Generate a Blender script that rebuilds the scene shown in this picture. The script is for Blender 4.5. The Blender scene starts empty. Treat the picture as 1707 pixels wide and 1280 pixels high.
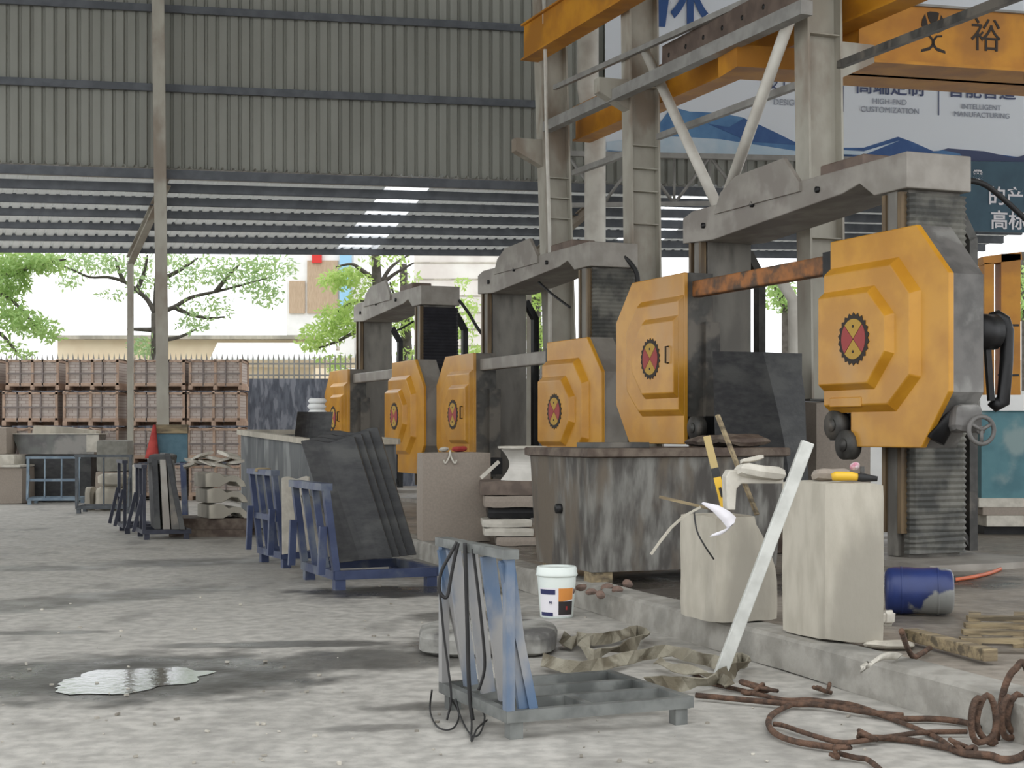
import bpy, math, random
from mathutils import Vector, Matrix, noise
V = Vector
random.seed(7)
SC = bpy.context.scene
COL = SC.collection
# ---------------------------------------------------------------- camera, world, exposure
F_PX, CX, HY, EYE = 2500.0, 853.5, 720.0, 1.5
cam = bpy.data.objects.new('camera', bpy.data.cameras.new('camera'))
COL.objects.link(cam)
cam.location = (0, 0, EYE); cam.rotation_euler = (math.pi/2, 0, 0)
cam.data.sensor_width = 36; cam.data.lens = F_PX/1707*36
cam.data.shift_y = (HY-640)/1707
cam.data.clip_start = .1; cam.data.clip_end = 500
SC.camera = cam
W = bpy.data.worlds.new('overcast'); SC.world = W; W.use_nodes = True
bg = W.node_tree.nodes['Background']; bg.inputs[0].default_value = (.95, .98, 1, 1); bg.inputs[1].default_value = 2.1
SC.view_settings.view_transform = 'Standard'; SC.view_settings.look = 'None'
SC.view_settings.gamma = 1; SC.view_settings.exposure = -0.12; SC.view_settings.use_curve_mapping = False

# ---------------------------------------------------------------- geometry helpers
def P(px, py, Y): return V(((px-CX)/F_PX*Y, Y, EYE-(py-HY)/F_PX*Y))
def G(px, py, z=0.0):
    Y = (EYE-z)*F_PX/(py-HY); return V(((px-CX)/F_PX*Y, Y, z))
U = V((-.375, .927, 0)); VV = V((.927, .375, 0)); ZZ = V((0, 0, 1))
def rz(a): return Matrix.Rotation(a, 4, 'Z')
def frame(o, x, y=None, z=None):
    x = V(x).normalized(); z = V(z if z is not None else (0, 0, 1))
    y = z.cross(x).normalized() if y is None else V(y).normalized()
    z = x.cross(y).normalized()
    m = Matrix.Identity(4)
    for i in range(3): m[i][0], m[i][1], m[i][2], m[i][3] = x[i], y[i], z[i], o[i]
    return m
class MB:
    def __init__(s, m=None): s.v = []; s.f = []; s.k = []; s.sm = []; s.m = m; s.cur = 0
    def add(s, vs, fs, smooth=False):
        b = len(s.v)
        s.v += [(s.m @ V(p)) if s.m else V(p) for p in vs]
        for f in fs: s.f.append([b+i for i in f]); s.k.append(s.cur); s.sm.append(smooth)
        return s
    def box(s, c, d, r=None):
        hx, hy, hz = d[0]/2, d[1]/2, d[2]/2; c = V(c)
        vs = [V((x, y, z)) for x in (-hx, hx) for y in (-hy, hy) for z in (-hz, hz)]
        if r is not None: vs = [(Matrix.Rotation(r, 3, 'Z') if not isinstance(r, Matrix) else r.to_3x3()) @ q for q in vs]
        return s.add([c+q for q in vs], [(0, 1, 3, 2), (4, 6, 7, 5), (0, 4, 5, 1), (2, 3, 7, 6), (0, 2, 6, 4), (1, 5, 7, 3)])
    def beam(s, p, q, w, h, up=(0, 0, 1), prof=None):
        p, q = V(p), V(q); d = (q-p).normalized(); up = V(up)
        if abs(d.dot(up)) > .99: up = V((0, 1, 0))
        a = d.cross(up).normalized(); b = a.cross(d).normalized()
        pr = prof or [(-w/2, -h/2), (w/2, -h/2), (w/2, h/2), (-w/2, h/2)]
        n = len(pr)
        vs = [o+a*x+b*y for o in (p, q) for x, y in pr]
        fs = [(i, (i+1) % n, n+(i+1) % n, n+i) for i in range(n)] + [tuple(range(n-1, -1, -1)), tuple(range(n, 2*n))]
        return s.add(vs, fs)
    def hbeam(s, p, q, w, h, t=.02, up=(0, 0, 1)):   # I section: flanges w wide, depth h
        a, b = w/2, h/2
        return s.beam(p, q, w, h, up, [(-a, -b), (a, -b), (a, -b+t), (t/2, -b+t), (t/2, b-t), (a, b-t), (a, b), (-a, b), (-a, b-t), (-t/2, b-t), (-t/2, -b+t), (-a, -b+t)])
    def prism(s, poly, vec):
        poly = [V(p) for p in poly]; vec = V(vec); n = len(poly)
        return s.add(poly+[p+vec for p in poly], [(i, (i+1) % n, n+(i+1) % n, n+i) for i in range(n)]+[tuple(range(n-1, -1, -1)), tuple(range(n, 2*n))])
    def loft(s, rings, caps=True, smooth=False, closed=True):
        n = len(rings[0]); vs = [V(p) for r in rings for p in r]; fs = []
        for j in range(len(rings)-1):
            for i in range(n if closed else n-1):
                fs.append((j*n+i, j*n+(i+1) % n, (j+1)*n+(i+1) % n, (j+1)*n+i))
        if caps and closed: fs += [tuple(range(n-1, -1, -1)), tuple(range((len(rings)-1)*n, len(rings)*n))]
        return s.add(vs, fs, smooth)
    def tube(s, pts, r, n=8, closed=False, smooth=True):
        pts = [V(p) for p in pts]; k = len(pts); rings = []; prev = None
        for i, p in enumerate(pts):
            a = pts[(i-1) % k] if (closed or i) else p; b = pts[(i+1) % k] if (closed or i < k-1) else p
            d = (b-a).normalized()
            if prev is None:
                t = V((0, 0, 1)) if abs(d.z) < .9 else V((1, 0, 0))
                prev = d.cross(t).normalized()
            prev = (prev-d*prev.dot(d)).normalized(); w = d.cross(prev)
            rr = r[i] if isinstance(r, (list, tuple)) else r
            rings.append([p+(prev*math.cos(2*math.pi*j/n)+w*math.sin(2*math.pi*j/n))*rr for j in range(n)])
        if closed: rings.append(rings[0]); return s.loft(rings, False, smooth)
        return s.loft(rings, True, smooth)
    def cyl(s, p, q, r, n=16): return s.tube([p, q], r, n)
    def lathe(s, prof, m, n=24, smooth=True):
        rings = [[m @ V((r*math.cos(2*math.pi*j/n), r*math.sin(2*math.pi*j/n), z)) for j in range(n)] for r, z in prof]
        return s.loft(rings, True, smooth)
    def rock(s, m, d, n=(6, 6, 6), amp=.015, freq=3.0, rnd=.02, seed=0, shape=None):
        hx, hy, hz = d[0]/2, d[1]/2, d[2]/2; idx = {}; vs = []; fs = []
        def vid(i, j, k):
            if (i, j, k) not in idx:
                q = V((-hx+2*hx*i/n[0], -hy+2*hy*j/n[1], -hz+2*hz*k/n[2]))
                e = sum((i in (0, n[0]), j in (0, n[1]), k in (0, n[2])))
                if e >= 2:
                    q = V((q.x-math.copysign(rnd, q.x)*(i in (0, n[0])), q.y-math.copysign(rnd, q.y)*(j in (0, n[1])), q.z-math.copysign(rnd, q.z)*(k in (0, n[2])))) if e == 3 else q - V((math.copysign(rnd, q.x)*(i in (0, n[0])), math.copysign(rnd, q.y)*(j in (0, n[1])), math.copysign(rnd, q.z)*(k in (0, n[2]))))*.6
                o = noise.noise_vector(q*freq+V((seed*7.3, seed*3.1, seed*1.7)))
                q = q+o*amp
                if k == 0: q.z = max(q.z, -hz)
                if shape: q = shape(q)
                idx[(i, j, k)] = len(vs); vs.append(m @ q)
            return idx[(i, j, k)]
        for ax in range(3):
            a, b = [x for x in range(3) if x != ax]
            for side in (0, n[ax]):
                for i in range(n[a]):
                    for j in range(n[b]):
                        qd = []
                        for di, dj in ((0, 0), (1, 0), (1, 1), (0, 1)):
                            t = [0, 0, 0]; t[ax] = side; t[a] = i+di; t[b] = j+dj; qd.append(vid(*t))
                        fs.append(tuple(qd))
        return s.add(vs, fs)
    def build(s, name, mats, parent=None, label=None, cat=None, group=None, kind=None, bevel=0):
        if not isinstance(mats, (list, tuple)): mats = [mats]
        xs = [p.x for p in s.v]; ys = [p.y for p in s.v]; zs = [p.z for p in s.v]
        if parent is None: o0 = V(((min(xs)+max(xs))/2, (min(ys)+max(ys))/2, min(zs))); inv = Matrix.Translation(-o0)
        else:
            inv = wmat(parent).inverted()
        me = bpy.data.meshes.new(name)
        me.from_pydata([inv @ p for p in s.v], [], s.f)
        for m in mats: me.materials.append(m)
        me.polygons.foreach_set('material_index', s.k); me.polygons.foreach_set('use_smooth', s.sm)
        import bmesh
        bm = bmesh.new(); bm.from_mesh(me); bmesh.ops.recalc_face_normals(bm, faces=bm.faces); bm.to_mesh(me); bm.free()
        me.update()
        o = bpy.data.objects.new(name, me); COL.objects.link(o)
        if parent is None: o.location = o0
        else: o.parent = parent
        if bevel:
            b = o.modifiers.new('bevel', 'BEVEL'); b.width = bevel; b.segments = 2; b.limit_method = 'ANGLE'; b.angle_limit = .6
        tag(o, label, cat, group, kind)
        return o
def wmat(o):
    m = Matrix.Translation(o.location) @ o.rotation_euler.to_matrix().to_4x4()
    return wmat(o.parent) @ m if o.parent else m
def tag(o, label=None, cat=None, group=None, kind=None):
    if label: o['label'] = label
    if cat: o['category'] = cat
    if group: o['group'] = group
    if kind: o['kind'] = kind
    return o
def thing(name, label, cat, loc, a=0, group=None):
    o = bpy.data.objects.new(name, None); COL.objects.link(o); o.location = loc; o.rotation_euler = (0, 0, a)
    o.empty_display_size = .1
    return tag(o, label, cat, group)
def dup(root, loc, a, label, group=None):
    r = root.copy(); COL.objects.link(r); r.location = loc; r.rotation_euler = (0, 0, a); r['label'] = label
    if group: r['group'] = group
    for ch in list(root.children):
        c = ch.copy(); COL.objects.link(c); c.parent = r
        for g in list(ch.children):
            d = g.copy(); COL.objects.link(d); d.parent = c
    return r

# ---------------------------------------------------------------- materials
def lin(c):
    return tuple(((x/255)/12.92 if x/255 <= .04045 else ((x/255+.055)/1.055)**2.4) for x in c)
MATS = {}
def M(name, c1, c2=None, sc=4, rough=.7, metal=0, bump=.0, st=(1, 1, 1), c3=None, sc3=1.2, lo=.35, hi=.65, bsc=None, lo3=.5, hi3=.62):
    """two-colour noise, an optional third colour in larger patches, optional bump"""
    if name in MATS: return MATS[name]
    m = bpy.data.materials.new(name); m.use_nodes = True; nt = m.node_tree; N = nt.nodes; L = nt.links
    b = N['Principled BSDF']; b.inputs['Roughness'].default_value = rough; b.inputs['Metallic'].default_value = metal
    c1 = lin(c1)+(1,); c2 = lin(c2)+(1,) if c2 else c1
    tc = N.new('ShaderNodeTexCoord'); mp = N.new('ShaderNodeMapping'); mp.inputs['Scale'].default_value = st
    L.new(tc.outputs['Object'], mp.inputs[0])
    def nz(scale, lo, hi, det=5):
        n = N.new('ShaderNodeTexNoise'); n.inputs['Scale'].default_value = scale; n.inputs['Detail'].default_value = det
        L.new(mp.outputs[0], n.inputs['Vector'])
        r = N.new('ShaderNodeMapRange'); r.inputs[1].default_value = lo; r.inputs[2].default_value = hi; r.interpolation_type = 'SMOOTHSTEP'
        L.new(n.outputs['Fac'], r.inputs[0]); return n, r
    n, r = nz(sc, lo, hi)
    mx = N.new('ShaderNodeMix'); mx.data_type = 'RGBA'; mx.inputs[6].default_value = c1; mx.inputs[7].default_value = c2
    L.new(r.outputs[0], mx.inputs[0]); out = mx.outputs[2]
    if c3:
        n3, r3 = nz(sc3, lo3, hi3, 6); m3 = N.new('ShaderNodeMix'); m3.data_type = 'RGBA'
        L.new(out, m3.inputs[6]); m3.inputs[7].default_value = lin(c3)+(1,); L.new(r3.outputs[0], m3.inputs[0]); out = m3.outputs[2]
    L.new(out, b.inputs['Base Color'])
    if bump:
        nb = N.new('ShaderNodeTexNoise'); nb.inputs['Scale'].default_value = bsc or sc*3; nb.inputs['Detail'].default_value = 6
        L.new(mp.outputs[0], nb.inputs['Vector'])
        bp = N.new('ShaderNodeBump'); bp.inputs['Strength'].default_value = bump; bp.inputs['Distance'].default_value = .02
        L.new(nb.outputs['Fac'], bp.inputs['Height']); L.new(bp.outputs[0], b.inputs['Normal'])
    MATS[name] = m; return m

def floor_mat(name, base, dark, stains, rough=.6):
    m = bpy.data.materials.new(name); m.use_nodes = True; nt = m.node_tree; N = nt.nodes; L = nt.links
    b = N['Principled BSDF']
    geo = N.new('ShaderNodeNewGeometry')
    def nz(sc, det=6, st=(1, 1, 1)):
        mp = N.new('ShaderNodeMapping'); mp.inputs['Scale'].default_value = st; L.new(geo.outputs['Position'], mp.inputs[0])
        n = N.new('ShaderNodeTexNoise'); n.inputs['Scale'].default_value = sc; n.inputs['Detail'].default_value = det; L.new(mp.outputs[0], n.inputs['Vector']); return n.outputs['Fac']
    def mr(x, a, c, o0=0, o1=1):
        r = N.new('ShaderNodeMapRange'); r.interpolation_type = 'SMOOTHSTEP'; r.inputs[1].default_value = a; r.inputs[2].default_value = c; r.inputs[3].default_value = o0; r.inputs[4].default_value = o1; L.new(x, r.inputs[0]); return r.outputs[0]
    def ma(op, x, y):
        n = N.new('ShaderNodeMath'); n.operation = op
        for i, q in enumerate((x, y)):
            if isinstance(q, (int, float)): n.inputs[i].default_value = q
            else: L.new(q, n.inputs[i])
        return n.outputs[0]
    def mix(f, a, c):
        n = N.new('ShaderNodeMix'); n.data_type = 'RGBA'; L.new(f, n.inputs[0])
        for i, q in ((6, a), (7, c)):
            if isinstance(q, tuple): n.inputs[i].default_value = q
            else: L.new(q, n.inputs[i])
        return n.outputs[2]
    c = mix(mr(nz(9, 8), .3, .7), tuple(x*.78 for x in lin(base))+(1,), tuple(min(1, x*1.15) for x in lin(base))+(1,))
    c = mix(mr(nz(.45, 6, (1, .35, 1)), .47, .68, 0, .6), c, tuple(x*.55 for x in lin(base))+(1,))
    c = mix(mr(nz(1.7, 7, (1, .5, 1)), .54, .72, 0, .65), c, tuple(x*.42 for x in lin(base))+(1,))
    c = mix(mr(nz(60, 2), .68, .76, 0, .5), c, lin(dark)+(1,))
    w = nz(3.5, 6); tot = None
    for (x, y, rx, ry, a, pw) in stains:
        mp = N.new('ShaderNodeMapping'); mp.vector_type = 'TEXTURE'; mp.inputs['Location'].default_value = (x, y, 0); mp.inputs['Rotation'].default_value = (0, 0, a); mp.inputs['Scale'].default_value = (rx, ry, 1)
        L.new(geo.outputs['Position'], mp.inputs[0])
        ln = N.new('ShaderNodeVectorMath'); ln.operation = 'LENGTH'; L.new(mp.outputs[0], ln.inputs[0])
        d = ma('ADD', ln.outputs['Value'], ma('MULTIPLY', ma('SUBTRACT', w, .5), 1.2))
        f = ma('MULTIPLY', mr(d, .7, 1.25, 1, 0), pw)
        tot = f if tot is None else ma('MAXIMUM', tot, f)
    rv = mr(nz(2.2, 4), .3, .7, rough-.12, rough+.15)
    if tot is not None:
        c = mix(tot, c, lin(dark)+(1,)); rv = ma('SUBTRACT', rv, ma('MULTIPLY', tot, .3))
    L.new(c, b.inputs['Base Color']); L.new(rv, b.inputs['Roughness'])
    bp = N.new('ShaderNodeBump'); bp.inputs['Strength'].default_value = .35; bp.inputs['Distance'].default_value = .02
    L.new(nz(14, 8), bp.inputs['Height']); L.new(bp.outputs[0], b.inputs['Normal'])
    return m

YEL = M('yellow_paint', (206, 148, 44), (188, 130, 34), 2.2, .34, 0, .04, c3=(190, 142, 78), sc3=.9, lo3=.5, hi3=.7)
YELC = M('crane_yellow', (206, 142, 32), (186, 122, 26), 2, .5, c3=(170, 112, 30), sc3=.9)
DSTEEL = M('dark_steel', (86, 84, 80), (60, 58, 56), 5, .55, .3, .1, c3=(112, 106, 98), sc3=2.5)
GSTEEL = M('grey_machine_paint', (156, 150, 142), (138, 132, 124), 3, .55, .1, .06, c3=(132, 125, 118), sc3=1.6)
MCOL = M('machine_column', (132, 128, 120), (112, 108, 102), 3, .6, .1, .08, c3=(92, 88, 82), sc3=1.6, st=(1, 1, .4))
CASE = M('dusty_casing', (116, 113, 110), (92, 90, 88), 4, .6, .2, .1, c3=(140, 138, 134), sc3=2)
BELL = M('bellows_rubber', (100, 98, 92), (68, 68, 65), 5, .6, 0, .2, c3=(118, 116, 108), sc3=1.8)
BELLB = M('black_bellows', (42, 42, 48), (30, 30, 36), 5, .5, 0, .2)
RUST = M('rusty_rail', (172, 112, 62), (120, 84, 56), 6, .6, .2, .2, c3=(84, 70, 58), sc3=3)
GUIDE = M('greased_guide', (120, 100, 72), (84, 70, 54), 6, .45, .3, .1, st=(1, 1, .2))
BLK = M('black_steel', (34, 33, 34), (22, 22, 24), 6, .45, .3, .1)
RED = M('emblem_red', (164, 72, 70)); EYEL = M('emblem_yellow', (188, 150, 66)); EBLK = M('emblem_dark', (48, 40, 34))
COLM = M('column_grey', (176, 172, 160), (158, 152, 140), 2.5, .6, 0, .05, c3=(140, 128, 114), sc3=1.1, st=(1, 1, .5))
RAILG = M('galvanised_grey', (158, 156, 152), (140, 138, 134), 4, .55, .2)
WPIPE = M('white_pipe', (214, 210, 200), (196, 190, 180), 3, .5)
BROWN = M('brown_girder', (112, 96, 86), (92, 78, 70), 4, .6, .1, .1)
SHEET = M('wall_sheet', (146, 146, 138), (138, 138, 130), 2, .6, .1, st=(1, 1, .3))
CSHEET = M('canopy_sheet', (196, 194, 186), (182, 180, 172), 3, .45, .3)
PURL = M('purlin_grey', (96, 99, 104), (82, 85, 90), 4, .55, .2)
CONC = M('kerb_concrete', (160, 156, 148), (138, 134, 126), 6, .85, 0, .5, c3=(112, 110, 104), sc3=1.4, lo3=.48, hi3=.7)
STONE = M('beige_stone', (188, 181, 167), (174, 167, 153), 9, .85, 0, .25, c3=(152, 146, 134), sc3=1.4, st=(1, 1, .35))
STONE2 = M('taupe_granite', (154, 142, 130), (146, 135, 124), 40, .75, 0, .1)
SLABB = M('black_granite', (50, 50, 50), (36, 36, 38), 9, .5, 0, .12, c3=(66, 66, 64), sc3=1.6, st=(1, 1, 2))
SLABW = M('pale_stone', (206, 200, 188), (184, 178, 166), 7, .8, 0, .25)
TANK = M('stained_tank', (128, 126, 120), (72, 68, 64), 4, .75, .1, .4, st=(2.2, 2.2, .6), c3=(100, 90, 78), sc3=1.3, lo3=.46, hi3=.6, lo=.3, hi=.62)
TANKRIM = M('tank_rim', (108, 96, 84), (72, 58, 50), 6, .7, .1, .4)
BLUE = M('blue_rack_paint', (58, 68, 98), (44, 54, 84), 4, .5, .1, .1, c3=(92, 98, 108), sc3=2.2, lo3=.48, hi3=.62)
BLUEW = M('worn_blue_paint', (84, 106, 134), (112, 122, 136), 4, .5, .2, .15, c3=(150, 148, 146), sc3=3, st=(1, 1, .5), lo3=.42, hi3=.6)
CARTG = M('cart_grey', (128, 130, 127), (104, 106, 104), 6, .5, .4, .1, c3=(92, 94, 92), sc3=3)
RACKG = M('pale_blue_rack', (138, 154, 166), (110, 128, 144), 5, .55, .1)
DRACK = M('dark_rack', (52, 54, 66), (38, 40, 52), 5, .55, .2)
TIMB = M('raw_timber', (150, 134, 104), (118, 104, 82), 3, .85, 0, .3, st=(1, 8, 8), c3=(90, 80, 64), sc3=2)
PALT = M('crate_timber', (190, 164, 144), (170, 144, 126), 5, .85, 0, .2)
ROPE = M('rusty_rope', (106, 80, 64), (70, 54, 44), 18, .85, .1, .6, bsc=70)
SLING = M('canvas_sling', (152, 146, 130), (126, 119, 103), 6, .9, 0, .4, bsc=60, c3=(96, 88, 72), sc3=3)
WHITEP = M('white_plastic', (226, 232, 226), (214, 222, 218), 3, .4)
NAVY = M('label_navy', (40, 42, 86)); ORNG = M('label_orange', (206, 134, 62)); LBLK = M('label_black', (42, 36, 36)); LWHT = M('label_white', (226, 222, 226), rough=.5)
BARREL = M('blue_barrel', (38, 54, 108), (28, 40, 84), 3, .38, 0, .1, c3=(128, 128, 124), sc3=3.4, lo3=.53, hi3=.58)
CABLE = M('black_cable', (40, 38, 38), (28, 27, 28), 5, .6)
HOSE = M('orange_hose', (196, 96, 52), (176, 82, 44), 5, .5)
BAR = M('pale_bar', (206, 206, 200), (188, 188, 182), 8, .5, .3, .1)
BARK = M('bark', (96, 90, 84), (76, 70, 64), 6, .9, 0, .3)
CREAM = M('cream_render', (232, 216, 188), (226, 208, 180), 2, .9)
WHITEB = M('white_render', (236, 236, 234), (228, 228, 226), 2, .9)
TEAL = M('teal_paint', (84, 128, 136), (70, 112, 122), 3, .6, c3=(130, 150, 150), sc3=1.4)
BWALL = M('dark_boundary', (104, 108, 118), (80, 84, 94), 6, .85, 0, .2, st=(2, 2, .5), c3=(130, 133, 142), sc3=4)
YTOOL = M('tool_yellow', (226, 180, 50), rough=.45)
REDC = M('red_cloth', (176, 70, 62), (148, 48, 46), 6, .85)

# ---------------------------------------------------------------- setting: floor, platform, walls, canopy, roof
ST = [(-2.35, 9.2, 1.25, .95, .1, .92), (-.9, 9.9, .9, .45, .2, .75), (-1.0, 14.1, 1.1, .5, .1, .95), (-.35, 12.2, .5, .35, 0, .7), (-1.6, 10.6, .9, .18, .1, .75), (-.1, 10.6, .8, .5, .2, .8),
      (-4.0, 13.3, .5, 1.9, -.75, .6), (-3.7, 17.3, 1.2, .5, .2, .6), (-.4, 8.2, .4, .12, .1, .6), (-.7, 7.6, .3, .1, .2, .5), (-5.2, 16.5, .8, .35, 0, .6), (-.5, 17.5, .7, 1.2, .3, .6), (-3.6, 11.2, .55, .12, .1, .6)]
def plane(name, pts, mat, kind='structure'):
    b = MB(); b.add(pts, [tuple(range(len(pts)))])
    return b.build(name, mat, kind=kind)
FL = floor_mat('shop_floor', (174, 170, 163), (52, 50, 46), ST)
fl = MB().box((0, 12, -.1), (60, 56, .2)).build('floor', FL, kind='structure')
YARD = M('yard_concrete', (188, 184, 174), (168, 164, 154), 1, .9)
MB().box((0, 70, -.11), (160, 60, .2)).build('ground', YARD, kind='structure')
# raised plinth with a concrete kerb along the aisle
K0, K1 = V((3.35, 4.5, 0)), V((-8.1, 38.5, 0)); kd = (K1-K0).normalized(); kn = V((kd.y, -kd.x, 0))
PLF = floor_mat('plinth_floor', (140, 132, 122), (64, 58, 52), [(1.0, 12.6, 1.6, 1.0, 0, .9), (3.2, 13.3, 1.3, 1.0, 0, .85), (2.6, 10.6, .8, .5, .2, .5), (0.2, 17.5, 1.2, 2.5, .3, .7)], .55)
pl = MB().prism([K0+kn*.25, K1+kn*.25, V((24, 38.5, 0)), V((24, 4.5, 0))], (0, 0, .19)); pl.build('floor_plinth', PLF, kind='structure')
kb = MB(); n = 90
for i in range(n):
    a, b_ = K0.lerp(K1, i/n), K0.lerp(K1, (i+1)/n)
    def q(p, off, z, s): return p+kn*off+V((0, 0, z))+noise.noise_vector(p*1.1+V((s, s, s)))*.014
    r0 = [q(a, 0, 0, 1), q(a, .01, .19, 2), q(a, .035, .215, 3), q(a, .26, .215, 4), q(a, .26, 0, 5)]
    r1 = [q(b_, 0, 0, 1), q(b_, .01, .19, 2), q(b_, .035, .215, 3), q(b_, .26, .215, 4), q(b_, .26, 0, 5)]
    kb.loft([r0, r1], False, False, True)
kb.build('trim_1', CONC, kind='structure')

# far upper wall of ribbed sheets; w runs along the wall, t down the canopy slope
W0, WD = V((-6.6, 28, 0)), V((.981, .196, 0)); WN = V((-.196, .981, 0))
def wp(w, z=0, off=0): return W0+WD*w+WN*off+V((0, 0, z))
def ribs(w0, w1, per=.21):
    out = []; w = w0
    while w < w1:
        out += [(w, 0), (w+per*.62, 0), (w+per*.72, .045), (w+per*.9, .045)]; w += per
    return out+[(w, 0)]
sh = MB(); prof = ribs(-14, 19)
for i in range(len(prof)-1):
    (a, da), (b_, db) = prof[i], prof[i+1]
    sh.add([wp(a, 6.3, .12+da), wp(b_, 6.3, .12+db), wp(b_, 11.2, .12+db), wp(a, 11.2, .12+da)], [(0, 1, 2, 3)])
sh.build('wall_back', SHEET, kind='structure')
tr = 0
for z in (6.32, 7.92, 9.4):
    b = MB()
    b.beam(wp(-14, z, .0), wp(7.3, z, 0), .05, .12 if z > 7 else .2)
    if z > 7: b.beam(wp(-14, z+.07, .06), wp(7.3, z+.07, .06), .16, .02)
    b.build('trim_%d' % (tr+2), PURL if z > 7 else GSTEEL, kind='structure'); tr += 1
CU = V((-.4275, .904, 0)); CL = 3.43
def cz(w, t): return 6.28*(1-t)+(5.17+.021*max(w, -6))*t
def cp(w, t, dz=0): return wp(w)+CU*(CL*t)+V((0, 0, cz(w, t)+dz))
def sheet(name, w0, w1, mat, kind='structure', t0=-.02, t1=1.04, **kw):
    b = MB(); pr = ribs(w0, w1, .2)
    for i in range(len(pr)-1):
        (a, da), (c, dc) = pr[i], pr[i+1]
        b.add([cp(a, t0, da+.12), cp(c, t0, dc+.12), cp(c, t1, dc+.12), cp(a, t1, da+.12)], [(0, 1, 2, 3)])
    return b.build(name, mat, kind=kind, **kw)
SKY = bpy.data.materials.new('translucent_sheet'); SKY.use_nodes = True
nt = SKY.node_tree; nt.nodes.remove(nt.nodes['Principled BSDF']); tb = nt.nodes.new('ShaderNodeBsdfTranslucent'); tb.inputs[0].default_value = (.95, .97, 1, 1)
tp = nt.nodes.new('ShaderNodeBsdfTransparent'); mxs = nt.nodes.new('ShaderNodeMixShader'); nt.links.new(tb.outputs[0], mxs.inputs[1]); nt.links.new(tp.outputs[0], mxs.inputs[2]); nt.links.new(mxs.outputs[0], nt.nodes['Material Output'].inputs[0])
S1, S2, S3, S4 = 4.35, 5.25, 10.3, 11.3
nt = CSHEET.node_tree; tb = nt.nodes.new('ShaderNodeBsdfTranslucent'); tb.inputs[0].default_value = (.86, .87, .85, 1); mxs = nt.nodes.new('ShaderNodeMixShader'); mxs.inputs[0].default_value = .2
nt.links.new(nt.nodes['Principled BSDF'].outputs[0], mxs.inputs[1]); nt.links.new(tb.outputs[0], mxs.inputs[2]); nt.links.new(mxs.outputs[0], nt.nodes['Material Output'].inputs[0])
sheet('ceiling_canopy', -14, S1-.06, CSHEET); sheet('ceiling_canopy', S2, S3-.06, CSHEET); sheet('ceiling_canopy', S4, 19, CSHEET)
sheet('window_1', S1, S2-.06, SKY); sheet('window_2', S3, S4-.06, SKY)
for k in range(7):
    t = -.01+k*.168; b = MB()
    b.beam(cp(-14, t, .025), cp(19, t, .025), .03, .165); b.beam(cp(-14, t, -.055)+CU*.03, cp(19, t, -.055)+CU*.03, .06, .015)
    b.build('trim_%d' % (5+k), PURL, kind='structure')
# main roof, out of the frame above; it keeps the hall in shade
rf = MB(); rf.prism([(-16, 8.5, 11), (26, 8.5, 11), (26, 33.6, 11), (-16, 26.2, 11)], (0, 0, .15)); rf.build('ceiling', SHEET, kind='structure')

# boundary wall behind the yard with a picket fence on top
def bw(x, z=0): return V((x, 36.4, z))
MB().box((-6, 36.5, 1.4), (19, .2, 2.8)).build('wall_boundary', BWALL, kind='structure')
MB().box((13.5, 36.8, 1.25), (20, .2, 2.5)).build('wall_boundary', WHITEB, kind='structure')
fe = thing('picket_fence', 'tall pale spear-topped picket fence standing on the dark boundary wall', 'fence', (-6, 36.5, 2.8))
fr = MB()
for z in (2.88, 3.16): fr.box((-6, 36.5, z), (18.9, .04, .04))
fr.build('rail', RAILG, fe)
fp = MB(); x = -15.3
while x < 3.3:
    fp.beam((x, 36.48, 2.805), (x, 36.48, 3.26), .035, .02); fp.add([(x-.025, 36.48, 3.26), (x+.025, 36.48, 3.26), (x, 36.47, 3.42), (x, 36.49, 3.26)], [(0, 1, 2), (0, 2, 3), (1, 3, 2), (0, 3, 1)]); x += .125
fp.build('picket_panel', RAILG, fe)

# ---------------------------------------------------------------- hall columns and canopy rafters
c = MB(); a, b_ = P(273.5, 838, 27.75), P(262, -30, 27.75); a = V((a.x, a.y, 0)); b_.z = 11
c.hbeam(a, b_, .22, .2, .03, up=(-.2, 1, 0))
o = thing('steel_column', 'tall slim grey steel column standing left behind the stone crates', 'column', (a.x, a.y, 0))
c.build('shaft', COLM, o); MB().box((a.x, a.y, .01), (.4, .4, .02)).build('base_plate', DSTEEL, o)
def post(w, label, wide=.11, ground=0):
    p = cp(w, 1, 0); q = V((p.x, p.y, 0))
    o = thing('canopy_post', label, 'post', q)
    MB().beam(q, V((p.x, p.y, p.z-.12)), wide, wide, (0, 1, 0)).build('shaft', COLM, o); MB().box(q+V((0, 0, .008)), (.25, .25, .016)).build('base_plate', DSTEEL, o)
    return o
post(.15, 'thin reddish-grey post under the left canopy rafter, behind the crates')
post(8.6, 'thin grey post carrying the canopy rafter beside the second portal frame')
for w, l in ((.15, 'sloping steel rafter reaching from the slim left column to its outer post'), (8.6, 'sloping steel rafter from the first heavy column down to the canopy eave')):
    p, q = cp(w, 0.0, -.1), cp(w, 1.02, -.1)
    r = MB().hbeam(p, q, .14, .2, .02); tag(r.build('canopy_rafter', COLM), l, 'rafter')

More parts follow.
